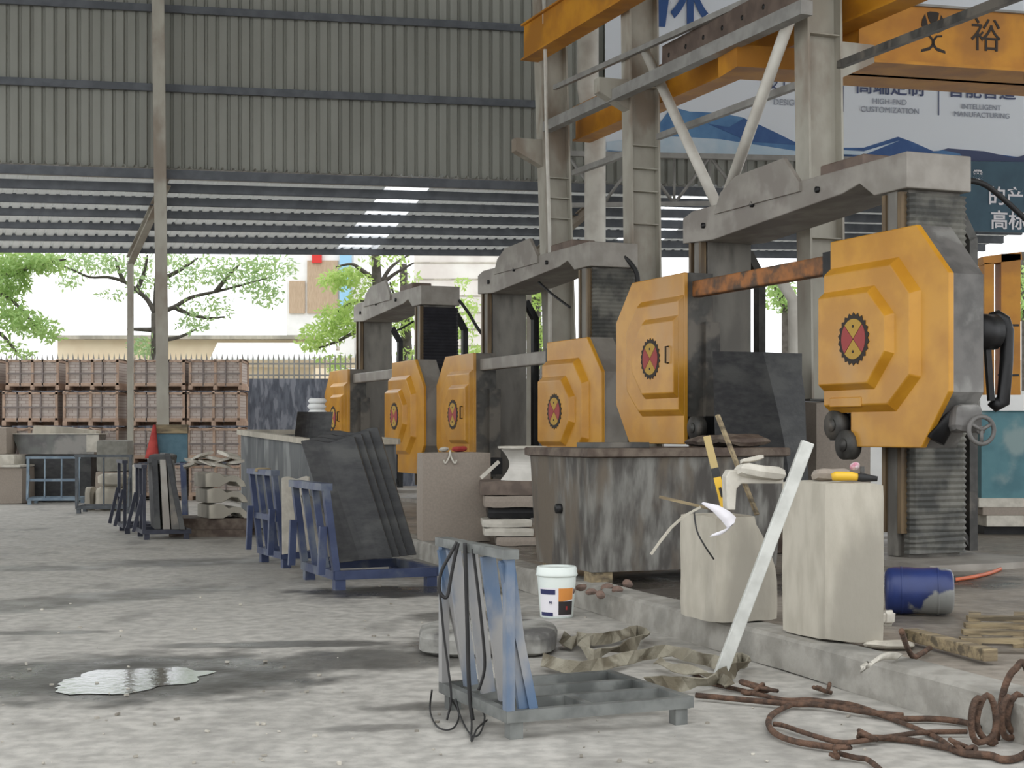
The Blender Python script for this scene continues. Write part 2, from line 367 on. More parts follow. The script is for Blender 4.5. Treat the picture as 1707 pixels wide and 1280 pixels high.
# heavy crane columns (three H sections in a row along the aisle)
def hcol(px, Y, ztop, label, lean=0, zb=.19, brk=()):
    o0 = V(((px-CX)/F_PX*Y, Y, zb)); o = thing('crane_column', label, 'column', o0)
    top = o0+V((-lean, 0, ztop-zb)); b = MB()
    b.hbeam(o0+V((0, 0, .0)), top, .3, .5, .03, up=VV)
    b.build('shaft', COLM, o)
    m = frame(o0, U, -VV)
    st = MB()
    for z in (2.0, 4.5, 5.0, 5.35, 5.7, 6.6):
        c_ = o0+V((-lean*z/(ztop-zb), 0, z)); st.box(c_, (.26, .44, .016), math.atan2(U.y, U.x))
    st.build('stiffener', COLM, o)
    MB().box(o0+V((0, 0, .012)), (.45, .65, .024), math.atan2(U.y, U.x)).build('base_plate', DSTEEL, o)
    for sgn, z in brk:
        k = MB(); s0 = o0+V((-lean*z/(ztop-zb), 0, z))+VV*(sgn*.25)
        k.prism([s0-U*.1+V((0, 0, -.12)), s0-U*.1+VV*sgn*.5+V((0, 0, .12)), s0-U*.1+VV*sgn*.5+V((0, 0, .34)), s0-U*.1+V((0, 0, .34))], U*.2)
        k.build('bracket', COLM, o)
    return o
hcol(941, 26.0, 10.6, 'farthest heavy H-section crane column, behind the middle portal frame', .32, brk=((-1, 6.0),))
hcol(1076, 23.1, 10.6, 'middle heavy H-section crane column rising beside the big yellow cover', .12, brk=((-1, 6.35),))
hcol(1371, 18.5, 10.6, 'nearest heavy H-section crane column standing on a concrete pier', .1, zb=1.88, brk=((1, 4.1),))
o = MB().rock(frame(P(1378, 720, 18.5)-V((0, 0, .47)), U, -VV), (.75, .8, 1.68), (4, 4, 6), .01, 3, .02); tag(o.build('concrete_pier', STONE2), 'pinkish concrete pier under the nearest crane column', 'pier')

# runway girders
def girder(name, p, q, w, h, mat, label, cat):
    o = thing(name, label, cat, p)
    d = (q-p).normalized()
    MB().beam(p, q, w*.7, h-.06).build('web', mat, o)
    MB().beam(p+ZZ*(h/2-.015)-d*.02, q+ZZ*(h/2-.015), w, .03).build('top_flange', mat, o)
    MB().beam(p-ZZ*(h/2-.015)-d*.02, q-ZZ*(h/2-.015), w, .03).build('bottom_flange', mat, o)
    return o
g1a = P(884, 72, 25.8); g1b = g1a-U*11.5
girder('runway_girder', g1a, g1b, .34, .62, YELC, 'yellow runway girder on the left brackets, running overhead to the upper edge', 'girder')
g2a = P(970, 208, 26.4); g2b = g2a-U*17
girder('runway_girder', g2a, g2b, .34, .6, YELC, 'yellow runway girder passing behind the middle and nearest crane columns', 'girder')

# travelling crane bridge
cb = P(1432, 52, 19.1); cbd = V((.972, .235, 0)).normalized()
m = frame(cb, cbd); o = thing('crane_bridge', 'big yellow crane bridge girder with black emblem, upper right', 'crane', cb, math.atan2(cbd.y, cbd.x))
L_ = 9.5
def loc(b): b.m = m; return b
loc(MB()).box((L_/2, .25, 0), (L_, .5, .74)).build('box_girder', YELC, o)
loc(MB()).box((L_/2-.02, .25, -.39), (L_+.06, .72, .04)).build('bottom_flange', YELC, o)
loc(MB()).box((L_/2-.02, .25, .38), (L_+.06, .6, .03)).build('top_flange', RAILG, o)
loc(MB()).box((L_/2-.6, .84, -.27), (L_+1.7, .66, .28)).build('rear_girder', YELC, o)
def poly_flat(b, pts, y, t=.006): b.prism([(x, y, z) for x, z in pts], (0, -t, 0))
def arc(cx, cz_, r, a0, a1, n=10): return [(cx+r*math.cos(math.radians(a0+(a1-a0)*i/n)), cz_+r*math.sin(math.radians(a0+(a1-a0)*i/n))) for i in range(n+1)]
e = loc(MB()); ex, ez = 1.04, .11
poly_flat(e, [(ex-.085, ez+.19), (ex-.05, ez+.205), (ex+.05, ez+.205), (ex+.085, ez+.19), (ex+.07, ez+.12), (ex, ez-.02), (ex-.07, ez+.12)], 0)
for s in (-1, 1):
    poly_flat(e, [(ex+s*.115, ez+.17), (ex+s*.155, ez+.1), (ex+s*.165, ez+.02), (ex+s*.13, ez-.04), (ex+s*.06, ez-.07), (ex+s*.015, ez-.055), (ex+s*.075, ez+.03)], 0)
    poly_flat(e, [(ex+s*.13, ez-.115), (ex+s*.06, ez-.12), (ex+s*.005, ez-.19), (ex+s*.05, ez-.25), (ex+s*.17, ez-.29), (ex+s*.175, ez-.325), (ex+s*.05, ez-.295), (ex-s*.02, ez-.225), (ex-s*.02, ez-.17), (ex+s*.04, ez-.1), (ex+s*.13, ez-.09)], 0)
e.build('emblem', EBLK, o)
def text(body, size, p, x, up, mat, name, parent, label=None, depth=.004, bold=0.0, align='CENTER'):
    cu = bpy.data.curves.new('lettering', 'FONT'); cu.body = body; cu.size = size; cu.align_x = align; cu.align_y = 'CENTER'; cu.extrude = depth; cu.offset = bold
    t = bpy.data.objects.new('lettering', cu); COL.objects.link(t)
    bpy.context.view_layer.update()
    dg = bpy.context.evaluated_depsgraph_get(); me = bpy.data.meshes.new_from_object(t.evaluated_get(dg))
    bpy.data.objects.remove(t); bpy.data.curves.remove(cu)
    me.materials.clear(); me.materials.append(mat)
    ob = bpy.data.objects.new(name, me); COL.objects.link(ob)
    mm = frame(p, x, up); wi = wmat(parent).inverted() @ mm
    me.transform(wi); ob.parent = parent
    if label: ob['label'] = label
    return ob
text('裕', .46, m @ V((1.80, -.005, .03)), cbd, ZZ, EBLK, 'lettering', o)

# banner hung in front of the far wall
bm0 = wp(7.95, 0, -.22); BX = WD; BA = math.atan2(WD.y, WD.x)
ban = thing('banner', 'huge pale advertising banner with blue ink mountains, hung upper right', 'banner', wp(12, 7.0, -.22), BA)
BANW = M('banner_white', (222, 226, 232), rough=.6); BB1 = M('banner_blue', (70, 112, 160), (96, 140, 182), 1.5, .6); BB2 = M('banner_deep_blue', (48, 82, 136), (62, 98, 150), 2, .6); BB3 = M('banner_pale_blue', (176, 198, 214), (200, 212, 222), 1.5, .6)
INK = M('banner_ink', (70, 78, 110)); INKB = M('banner_blue_letter', (52, 84, 138)); INKG = M('banner_grey_letter', (150, 154, 166))
def bwp(px, py, off=0):      # the point of the banner plane seen at a pixel
    d = V(((px-CX)/F_PX, 1, -(py-HY)/F_PX)); o_ = bm0+WN*(-off)
    t = (o_-V((0, 0, EYE))).dot(WN)/d.dot(WN); return V((0, 0, EYE))+d*t
bnl = lambda pts, off, mat, name: (lambda b: b.build(name, mat, ban))(MB().prism([bwp(x, y, off) for x, y in pts], WN*.01))
zb_ = bwp(1200, 259).z
zr = bwp(1700, 269).z
bl, br = bwp(1009, 254), bwp(1860, 274)
MB().prism([bl, br, V((br.x, br.y, 10.9)), V((bl.x, bl.y, 10.9))], WN*.03).build('panel', BANW, ban)
bnl([(1120, 178), (1150, 186), (1200, 188), (1240, 196), (1275, 218), (1330, 238), (1400, 252), (1430, 262), (1010, 252), (1060, 240), (1100, 205)], .012, BB1, 'mountain_print')
bnl([(1180, 206), (1215, 212), (1240, 197), (1262, 206), (1300, 224), (1335, 242), (1250, 236)], .02, BB2, 'mountain_print')
bnl([(1012, 236), (1100, 226), (1200, 232), (1330, 252), (1404, 259), (1404, 262), (1100, 257), (1010, 250)], .028, BB3, 'mountain_print')
bnl([(1400, 246), (1440, 246), (1497, 228), (1520, 236), (1556, 252), (1600, 249), (1640, 254), (1700, 262), (1700, 268), (1400, 263)], .012, BB2, 'mountain_print')
bnl([(1404, 250), (1440, 252), (1500, 234), (1440, 258), (1404, 257)], .02, BB3, 'mountain_print')
bnl([(1556, 254), (1580, 247), (1640, 252), (1690, 263), (1780, 240), (1800, 272), (1560, 267)], .02, INK, 'mountain_print')
bnl([(1540, 258), (1570, 250), (1600, 256), (1610, 268), (1530, 266)], .028, BB1, 'mountain_print')
def btxt(body, px, py, h, mat, name='lettering', bold=0):
    p = bwp(px, py, .03); return text(body, h*p.y/F_PX, p, WD, ZZ, mat, name, ban, bold=bold)
btxt('林', 1128, 2, 112, INKB, bold=.02)
btxt('设计', 1300, 138, 32, INK)
btxt('DESIGN', 1312, 171, 14, INKG); btxt('高端定制', 1484, 146, 31, INK, bold=.004); btxt('HIGH-END', 1483, 170, 13, INKG); btxt('CUSTOMIZATION', 1484, 184, 13, INKG)
btxt('智能智造', 1637, 152, 31, INK, bold=.004); btxt('INTELLIGENT', 1636, 179, 12, INKG); btxt('MANUFACTURING', 1637, 192, 12, INKG)
for x, y0, y1 in ((1406, 120, 186), (1565, 120, 192)): bnl([(x-.7, y0), (x+.7, y0), (x+.7, y1), (x-.7, y1)], .02, INK, 'divider_line')

# dark teal slogan board below the banner
bm0 = wp(13, 0, -.5); SGN = M('sign_teal', (58, 88, 104), (50, 78, 94), 2, .6)
sg = thing('slogan_board', 'dark teal slogan board with white characters, under the banner at right', 'sign', bwp(1700, 385), BA)
a, b_, c_, d_ = bwp(1560, 384), bwp(1860, 391), bwp(1860, 272), bwp(1560, 268)
MB().prism([a, b_, c_, d_], WN*.06).build('panel', SGN, sg)
for body, px, py, h in (('業', 1630, 293, 18), ('的产品', 1692, 330, 33), ('高标准', 1696, 370, 33)):
    p = bwp(px, py, .012); text(body, h*p.y/F_PX, p, WD, ZZ, LWHT, 'lettering', sg, bold=.006)

# tie beams, rails and bracing between the crane columns
def pline(px0, py0, Y0, px1, py1, Y1): return P(px0, py0, Y0), P(px1, py1, Y1)
def bar(name, p, q, w, h, mat, label, cat): return tag(MB().beam(p, q, w, h).build(name, mat), label, cat)
bar('tie_beam', P(912, 212, 25.6), P(1345, 12, 17.6), .16, .17, RAILG, 'light grey tie beam crossing in front of the middle crane column', 'beam')
bar('hand_rail', P(925, 146, 25.5), P(1300, -22, 18.6), .07, .08, RAILG, 'thin upper grey rail above the light grey tie beam', 'rail')
bar('tie_bar', P(1098, 228, 22.9), P(1335, 140, 18.6), .08, .09, RAILG, 'thin grey tie bar under the yellow girder between middle and nearest columns', 'rail')
bar('tie_bar', P(1400, 108, 18.2), P(1780, -40, 12.6), .08, .09, DSTEEL, 'dark grey tie bar slanting up across the yellow crane bridge', 'rail')
bar('tie_bar', P(957, 288, 25.8), P(1045, 256, 23.4), .09, .09, RAILG, 'short grey tie bar between the farthest and middle crane columns', 'rail')
p, q = P(1110, 98, 22.1), P(1347, -22, 17.7)
o = thing('perforated_girder', 'dark brown girder pierced by round holes, above the tie beam', 'girder', p)
MB().beam(p, q, .12, .36).build('web', BROWN, o)
d = (q-p).normalized(); nn = V((-d.y, d.x, 0)).normalized()
for k in range(7):
    c_ = p.lerp(q, .06+.14*k); MB().cyl(c_+nn*.066, c_-nn*.066, .035, 12).build('bolt_hole', BLK, o)
def pipe(name, pts, r, mat, label, cat, n=12): return tag(MB().tube(pts, r, n).build(name, mat), label, cat)
pipe('brace_pipe', [P(1077, 88, 22.4), P(1197, 346, 20.4)], .075, WPIPE, 'white bracing pipe slanting down right from the middle crane column', 'pipe')
pipe('brace_pipe', [P(1320, 22, 18.2), P(1203, 350, 20.2)], .075, WPIPE, 'white bracing pipe slanting down left from the nearest crane column', 'pipe')
pipe('brace_pipe', [P(1296, 458, 23), P(1322, 500, 23), P(1326, 660, 23), V((P(1326, 660, 23).x, 23, .19))], .09, WPIPE, 'bent white pipe standing behind the nearest portal frame', 'pipe')
dp = [P(980, y, 26.6) for y in (20, 60, 110, 148)] + [P(983, 165, 26.7), P(990, 182, 26.8), P(992, 210, 26.8), P(992, 440, 26.8)]; q = dp[-1]; dp.append(V((q.x, q.y, .19)))
pipe('downpipe', dp, .19, WPIPE, 'fat white downpipe with an offset bend beside the farthest crane column', 'pipe', 16)
pipe('conduit', [P(906, -20, 25.0), P(909, 100, 25.0), P(911, 220, 25.0), P(916, 380, 25.0), V((P(918, 400, 25.0).x, 25.0, .19))], .03, WPIPE, 'thin white conduit running down the left edge of the farthest crane column', 'pipe', 8)
# lattice truss behind
tr = thing('lattice_truss', 'pale lattice truss running below the banner behind the columns', 'truss', P(1180, 300, 28.9))
a, b_ = P(945, 256, 28.9), P(1420, 266, 29.1); c_, d_ = P(945, 342, 28.9), P(1420, 336, 29.1)
MB().beam(a, b_, .1, .1).build('top_chord', RAILG, tr); MB().beam(c_, d_, .1, .08).build('bottom_chord', RAILG, tr)
for k in range(8):
    f0, f1 = k/8, (k+1)/8
    dg_ = MB(); up_ = MB(); dg_.tube([a.lerp(b_, f0), c_.lerp(d_, f1)] if k % 2 == 0 else [c_.lerp(d_, f0), a.lerp(b_, f1)], .035, 6); up_.tube([a.lerp(b_, f1), c_.lerp(d_, f1)], .03, 6)
    dg_.build('diagonal', RAILG, tr); up_.build('upright', RAILG, tr)

# ---------------------------------------------------------------- portal block-cutting machines
MA = math.atan2(-U.y, -U.x)       # local x runs towards the camera along the aisle, local -y faces the aisle
def contour(si, st, so, zt, zc1, zc2, zb, sb, notch=None):
    p = [(si, zt), (st, zt), (so, zc1), (so, zc2), (sb, zb)]
    return p+([(notch[0], zb), (notch[0], notch[1]), (si, notch[1])] if notch else [(si, zb)])
EMC = [(0, .0)]
def emblem_mesh(b, c, r, y):       # toothed dark ring, red side triangles, yellow top and bottom triangles
    cx, cz = c; n = 22
    ring = []
    for i in range(n*2):
        a = math.pi*i/n; rr = r*(1.06 if (i//1) % 2 else .94); ring.append((cx+rr*math.cos(a), cz+rr*math.sin(a)))
    b.cur = 0; b.prism([(x, y, z) for x, z in ring], (0, -.008, 0))
    def disc(pts, k, t0): b.cur = k; b.prism([(cx+r*x, y-t0, cz+r*z) for x, z in pts], (0, -.004, 0))
    ar = lambda a0, a1: [(.8*math.cos(math.radians(a0+(a1-a0)*i/10)), .8*math.sin(math.radians(a0+(a1-a0)*i/10))) for i in range(11)]
    disc(ar(45, 135)+[(0, .02)], 2, .008); disc(ar(225, 315)+[(0, -.02)], 2, .008)
    disc(ar(-43, 43)+[(.02, 0)], 1, .008); disc(ar(137, 223)+[(-.02, 0)], 1, .008)
    disc([(.06*math.cos(a), .5+.06*math.sin(a)) for a in [math.pi*i/4 for i in range(8)]], 0, .012)
    disc([(.06*math.cos(a), -.5+.06*math.sin(a)) for a in [math.pi*i/4 for i in range(8)]], 0, .012)
    b.cur = 0
def machine(origin, dz, label, bellmat, railmat, full=False):
    m0 = Matrix.Translation(origin) @ rz(MA)
    o = thing('block_cutting_machine', label, 'machine', origin, MA, 'portal block-cutting machines')
    B = lambda: MB(m0)
    H = 4.08; XN, XF = 2.02, -2.02
    for xc, sg in ((XN, 1), (XF, -1)):
        near = sg > 0
        B().box((xc+(.25 if near else 0), .05, .03), (1.5 if near else 1.0, 1.5, .06)).build('base_plate', GSTEEL, o)
        c = B().box((xc, 0, .06+(H-.38)/2), (.33, .62, H-.38)); c.box((xc-sg*.02, -.34, .06+(H-.38)/2), (.16, .07, H-.4))
        co = c.build('column', MCOL, o)
        g = B()
        for gx in (-.13, .13): g.box((xc+gx, -.365, 2.0), (.06, .07, 3.4))
        g.build('guide_rail', GUIDE, co)
        if near:
            rings = []; nz_ = 60
            for i in range(nz_*2+1):
                z = .1+(H-.5)*i/(nz_*2); e = .014 if i % 2 else 0; sag = .05*math.sin(i*.9)*max(0, 1-z/.9)
                x0, x1, y0, y1 = xc+.12, xc+.24-e, -.34+e, .36-e
                rings.append([V((x0, y0, z)), V((x1-.03, y0, z+sag*.3)), V((x1, y0+.05, z+sag*.3)), V((x1, y1-.05, z-sag*.3)), V((x1-.03, y1, z)), V((x0, y1, z))])
            B().loft(rings).build('bellows', bellmat, co)
        gb = B(); xg = xc+sg*.02
        gb.beam((xg, .55, .1), (xg, .55, H-.78), .13, .1, (0, 1, 0)); gb.beam((xg, .55, H-.8), (xg, .37, H-.5), .13, .1, (0, 1, 0)); gb.beam((xg, .38, .35), (xg, .55, .12), .1, .06, (0, 1, 0))
        gb.build('guard_bar', BLK if not full else DSTEEL, o)
    tb = B(); hf, y0, y1 = .37, -.42, .36
    prof = [(-2.3, H-.38), (-2.3, H-.06), (-2.05, H), (2.3, H), (2.3, H-.36), (1.75, H-.36), (1.5, H-.2), (1.2, H-.26), (-1.55, H-.42)]
    tb.prism([(x, y0, z) for x, z in prof], (0, y1-y0, 0))
    tb.build('top_beam', GSTEEL, o, bevel=.012)
    B().prism([(x, y0-.03, z) for x, z in ((-1.45, H-.1), (-1.3, H+.12), (-.95, H+.26), (.1, H+.3), (.42, H-.02), (.42, H-.12), (-1.45, H-.12))], (0, .05, 0)).build('cover_plate', GSTEEL, o)
    B().box((1.0, -.1, H+.07), (.8, .4, .14)).build('drive_housing', BROWN, o, bevel=.02)
    for x, z in ((-1.75, H-.22), (-.6, H-.12), (.75, H-.15)): B().cyl(m_(x, y0-.03, z), m_(x, y0+.02, z), .035, 12).build('bolt_hole', BLK, o)
    # cutting heads
    zt, zb = 3.27+dz, 1.16+dz
    B().beam((-1.9, -.52, zt-.2), (1.6, -.52, zt-.2), .14, .2).build('cross_rail', railmat, o, bevel=.02)
    B().box((1.28, -.52, zt-.2), (.34, .17, .26)).build('rail_clamp', BLK, o)
    for sg in (1, -1):
        base = 1.42 if sg > 0 else -1.72
        X = lambda s: base+sg*s
        es = .63 if sg > 0 else .95
        k0 = contour(0, 1.42, 1.9, zt, zt-.5, zb+.52, zb, 1.5, (.36, zb+.36))
        if sg < 0: k0 = contour(0, 1.42, 1.9, zt, zt-.5, zb+.52, zb, 1.5)
        ring = lambda pts, y: [V((X(s), y, z)) for s, z in pts]
        ks = [(s*.97+.02, z) for s, z in k0]
        B().loft([ring(ks, -.30), ring(ks, -.66)]).build('head_casing', (GSTEEL if dz else CASE) if sg > 0 else DSTEEL, o)
        B().box((X(.3), -.34, (zt+zb)/2-.2), (.7, .2, 1.3)).build('carriage', DSTEEL, o)
        c = B(); c.loft([ring(k0, -.66), ring(k0, -.72)])
        def lvl(st, so, zt_, zc1, zc2, zb_, sb, ya, yb, d):
            a = contour(0, st, so, zt_, zc1, zc2, zb_, sb); b_ = contour(0, st-d*.5, so-d, zt_-d, zc1-d*.4, zc2+d*.4, zb_+d, sb-d*.5)
            c.loft([ring(a, ya), ring(b_, yb)])
        lvl(1.16, 1.5, zt-.27, zt-.62, zb+.66, zb+.34, 1.12, -.71, -.80, .08)
        lvl(.88, 1.2, zt-.52, zt-.82, zb+.9, zb+.56, .88, -.79, -.87, .07)
        if full and sg > 0: c.loft([ring([(.12, zb+.5), (.66, zb+.5), (.66, zb+.4), (.12, zb+.4)], -.79), ring([(.12, zb+.5), (.66, zb+.5), (.66, zb+.4), (.12, zb+.4)], -.812)])
        co = c.build('pulley_cover', YEL, o, bevel=.012)
        e = B(); emblem_mesh(e, (X(es if sg > 0 else .6), zb+1.07), .25, -.868); e.build('emblem', [EBLK, RED, EYEL], co)
        if sg < 0: B().tube([(X(.12), -.865, zb+1.2), (X(.12), -.91, zb+1.2), (X(.12), -.91, zb+1.0), (X(.12), -.865, zb+1.0)], .012, 8).build('handle', EBLK, co)
        if full or sg < 0:
            for wx, wz, r in ((.12, zb+.22, .15), (.32, zb+.02, .15)) if sg > 0 else ((-.33, zb+.2, .14),):
                w = B(); w.cyl((X(wx), -.66, wz), (X(wx), -.78, wz), r, 20); w.cyl((X(wx), -.78, wz), (X(wx), -.80, wz), r*.45, 12); w.build('guide_wheel', DSTEEL, o)
            B().box((X(.2 if sg > 0 else -.1), -.5, zb+.2), (.62, .3, .28)).build('wheel_bracket', BLK, o)
    return o, m0
def m_(x, y, z): return V((x, y, z))
O1 = V((3.42, 17.07, .19)); O2 = V((.655, 24.05, .19)); O3 = V((-2.19, 30.6, .19))
m1, mm1 = machine(O1, 0, 'nearest portal cutting machine with big yellow covers and rusty cross rail', BELL, RUST, True)
m2, mm2 = machine(O2, -.62, 'middle portal cutting machine with dusty grey bellows behind the stained tank', BELL, GSTEEL)
m3, mm3 = machine(O3, -.62, 'farthest portal cutting machine with black bellows behind the leaning black slabs', BELLB, GSTEEL)
# extra gear on the nearest machine
c = MB(); p = P(1637, 553, 14.2); ax = V((.93, .37, 0)); c.cyl(p-ax*.12, p+ax*.14, .17, 20); c.cyl(p-ax*.3, p-ax*.1, .1, 12); c.build('motor', BLK, m1)
bp = [P(x, y, 14.3) for x, y in ((1652, 532), (1664, 528), (1674, 534), (1679, 550), (1678, 600), (1672, 672), (1662, 676), (1655, 668))]
b = MB(); b.tube(bp, .065, 8); b.build('belt_guard', BLK, m1)
MB().beam(P(1646, 580, 14.25), P(1652, 668, 14.25), .05, .08).build('belt', BLK, m1)
p = P(1608, 698, 13.9); MB().rock(Matrix.Translation(p), (.28, .3, .26), (4, 4, 4), .02, 5, .03).build('gearbox', CASE, m1)
c = MB(); p = P(1636, 717, 13.7); d = V((.2, -.98, 0)); e1 = V((.98, .2, 0))
c.tube([p+(e1*math.cos(a)+ZZ*math.sin(a))*.125 for a in [2*math.pi*i/20 for i in range(20)]], .022, 8, True)
for k in range(3): a = math.radians(30+120*k); c.tube([p, p+(e1*math.cos(a)+ZZ*math.sin(a))*.12], .018, 6)
c.cyl(p-d*.03, p+d*.2-d*.2, .04, 10); c.cyl(p, p-d*.25, .025, 8); c.build('hand_wheel', CASE, m1)
b = MB(); b.tube([P(1600, 660, 14.0), P(1585, 690, 14.0), P(1560, 735, 14.0)], .09, 8); b.build('feed_arm', BLK, m1)
def rope(pts, r, name, mat, parent=None, **kw):
    return MB().tube(spline(pts), r, 8).build(name, mat, parent, **kw)
def spline(pts, n=8, closed=False):
    pts = [V(p) for p in pts]; k = len(pts); out = []
    for i in range(k if closed else k-1):
        p0 = pts[(i-1) % k] if (closed or i > 0) else pts[i]; p1 = pts[i]; p2 = pts[(i+1) % k]; p3 = pts[(i+2) % k] if (closed or i+2 < k) else p2
        for j in range(n):
            t = j/n; out.append(.5*((2*p1)+(p2-p0)*t+(2*p0-5*p1+4*p2-p3)*t*t+(3*p1-p0-3*p2+p3)*t**3))
    if not closed: out.append(pts[-1])
    return out
rope([P(1600, 300, 15.2), P(1635, 305, 15.2), P(1665, 325, 15.3), P(1720, 375, 15.4)], .03, 'hose', CABLE, m1)
rope([P(1040, 428, 22), P(1052, 440, 22), P(1062, 458, 22), P(1064, 490, 22)], .035, 'hose', CABLE, m2)
rope([P(898, 470, 24), P(920, 490, 23.6), P(950, 512, 23)], .02, 'hose', CABLE, m2)
rope([P(765, 500, 28.6), P(780, 520, 28.6), P(795, 545, 28.6), P(806, 560, 28.6)], .03, 'hose', CABLE, m3)
rope([P(652, 553, 31), P(668, 548, 31), P(690, 535, 31)], .02, 'hose', CABLE, m3)

# black stone block under the nearest machine's blade
def blk(q): return q
b = MB(); c0 = P(1268, 700, 17.2)
rings = []
for i in range(9):
    t = i/8; z = .5+1.9*t
    bul = .16*math.sin(math.pi*min(1, t*1.05))
    xr = lambda px, Y, dx=0: (px-CX)/F_PX*Y+dx
    n_ = noise.noise(V((t*5, 0, 3)))*.03; n2 = noise.noise(V((t*7, 4, 3)))*.04
    if t > .97: r = .0
    # front face: left edge vertical, right edge bows outwards below
    fx = xr(1272, 16.9)+.32*math.sin(math.pi*.5*(1-t))**1.0
    rings.append([V((xr(1188, 16.7)+(0 if t > .9 else .05*(1-t)), 16.7, z)), V((fx, 16.9, z)), V((xr(1337, 17.2)+n_+.1*(1-t), 17.2, z+n2*.5)), V((xr(1337, 18.0)+n2, 18.0, z)), V((xr(1200, 17.9), 17.9, z))])
b.loft(rings)
tag(b.build('stone_block', SLABB), 'large black stone block with a bowed cut face between the nearest machine\'s covers', 'stone')
b = MB().rock(Matrix.Translation(P(1265, 765, 16.6)) @ rz(.38), (1.5, 1.0, .3), (4, 4, 2), .03, 2, .02); ob = b.build('cutting_bed', TANKRIM); ob.location.z = .19
tag(ob, 'low dark bed under the bowed black stone block', 'bed')

# ---------------------------------------------------------------- stone crates stacked along the yard edge
LOAD = bpy.data.materials.new('packed_stone'); LOAD.use_nodes = True
nt = LOAD.node_tree; br = nt.nodes.new('ShaderNodeTexBrick'); tc = nt.nodes.new('ShaderNodeTexCoord'); mp = nt.nodes.new('ShaderNodeMapping'); mp.inputs['Rotation'].default_value = (math.pi/2, 0, 0)
nt.links.new(tc.outputs['Object'], mp.inputs[0]); nt.links.new(mp.outputs[0], br.inputs[0])
for k, v in (('Color1', (196, 186, 178)), ('Color2', (180, 166, 158)), ('Mortar', (150, 134, 126))): br.inputs[k].default_value = lin(v)+(1,)
br.inputs['Scale'].default_value = 3.2; br.inputs['Mortar Size'].default_value = .02; br.inputs['Row Height'].default_value = .22; br.inputs['Brick Width'].default_value = .62
nt.links.new(br.outputs[0], nt.nodes['Principled BSDF'].inputs[0]); nt.nodes['Principled BSDF'].inputs['Roughness'].default_value = .9
STRAP = M('dark_strap', (126, 116, 112)); CLOTH = M('crate_cloth', (186, 174, 164), (170, 158, 148), 4, .9)
def crate(label):
    o = thing('stone_crate', label, 'crate', (0, 0, 0), 0, 'crates of packed stone')
    w, d, h = 1.18, .9, .76
    p = MB()
    for x in (-.5, 0, .5): p.box((x*w*.94, 0, .045), (.09, d, .09))
    p.box((0, d/2-.03, .05), (w, .04, .09)); p.box((0, 0, .1), (w, d, .025)); p.build('pallet', PALT, o)
    MB().box((0, 0, .11+(h-.13)/2), (w-.07, d-.06, h-.13)).build('stone_load', LOAD, o)
    f = MB()
    for x in (-.5, 0, .5):
        for y in (-.5, .5): f.box((x*(w-.06), y*(d-.02), h/2+.03), (.055, .03, h-.06))
    for z in (.14, h-.05):
        for y in (-.5, .5): f.box((0, y*(d-.02), z), (w, .03, .05))
    for x in (-.5, .5): f.box((x*(w-.06), 0, .14), (.03, d, .05)); f.box((x*(w-.06), 0, h-.05), (.03, d, .05))
    f.build('frame', PALT, o)
    s = MB()
    for x in (-.27, .23): s.box((x, -d/2+.01, h/2+.03), (.03, .03, h-.1))
    s.box((0, -d/2+.008, h*.53), (w-.06, .03, .035)); s.build('strap', STRAP, o)
    c = MB(); n = 14; rings = []
    for j in range(5):
        y = -d/2-.025+(d+.05)*j/4
        rings.append([V((-w/2-.01+(w+.02)*i/n, y, h-.02+.025*math.sin(i*.9+j)+(-.06*(j in (0, 4))*(.5+.5*math.sin(i*1.7+j))))) for i in range(n+1)])
    c.loft(rings, False, True, False); c.build('cover_cloth', CLOTH, o)
    return o
HS = (.82, .82, .79, .70); ZS = (0, .82, 1.64, 2.43)
names = ['bottom', 'second', 'third', 'top']; cols = [(-41, 'cut off by the left edge'), (60, 'in the leftmost full stack'), (160, 'in the stack left of the dark gap'), (271, 'in the stack behind the slim column'), (364.5, 'in the rightmost stack beside the fence')]
first = None
for ci, (px, where) in enumerate(cols):
    for r in range(4):
        lab = '%s crate of packed stone %s' % (names[r], where)
        pos = V(((px+random.uniform(-2, 2)+(6 if r == 3 and ci < 3 else 0)-CX)/F_PX*33.4, 33.4+random.uniform(-.04, .04), ZS[r]))
        a = random.uniform(-.02, .02)
        if first is None: first = crate(lab); o = first; o.location = pos; o.rotation_euler.z = a
        else: o = dup(first, pos, a, lab)
        o.scale = ((1.03 if ci < 3 and r < 3 else .99), 1, HS[r]/.79)
for x0, x1, y0, l in ((207, 229, 632, 'dark upright stone slab standing in the gap between the crate stacks'), (2, 18, 634, 'dark upright stone slab standing by the left edge behind the crates')):
    a, b_ = P(x0, y0, 34.4), P(x1, y0, 34.4)
    tag(MB().box(((a.x+b_.x)/2, 34.45, a.z/2), (b_.x-a.x, .12, a.z)).build('stone_slab', SLABB, bevel=.01), l, 'slab')

# ---------------------------------------------------------------- helper for placing upright boxes by their outline at a depth
def pbox(x0, x1, y0, y1, Y, dp, zmin=None):
    a, b_ = P(x0, y0, Y), P(x1, y1, Y); z0 = b_.z if zmin is None else zmin
    return V(((a.x+b_.x)/2, Y+dp/2, (a.z+z0)/2)), (b_.x-a.x, dp, a.z-z0)
def stone(x0, x1, y0, y1, Y, dp, mat, name, label, cat, rot=0, zmin=None, amp=.012, n=(5, 4, 4), rnd=.015, tilt=None):
    c, d = pbox(x0, x1, y0, y1, Y, dp, zmin); m = Matrix.Translation(c) @ rz(rot)
    if tilt: m = m @ Matrix.Rotation(tilt, 4, 'Y')
    return tag(MB().rock(m, d, n, amp, 3.5, rnd, seed=x0*.01).build(name, mat), label, cat)

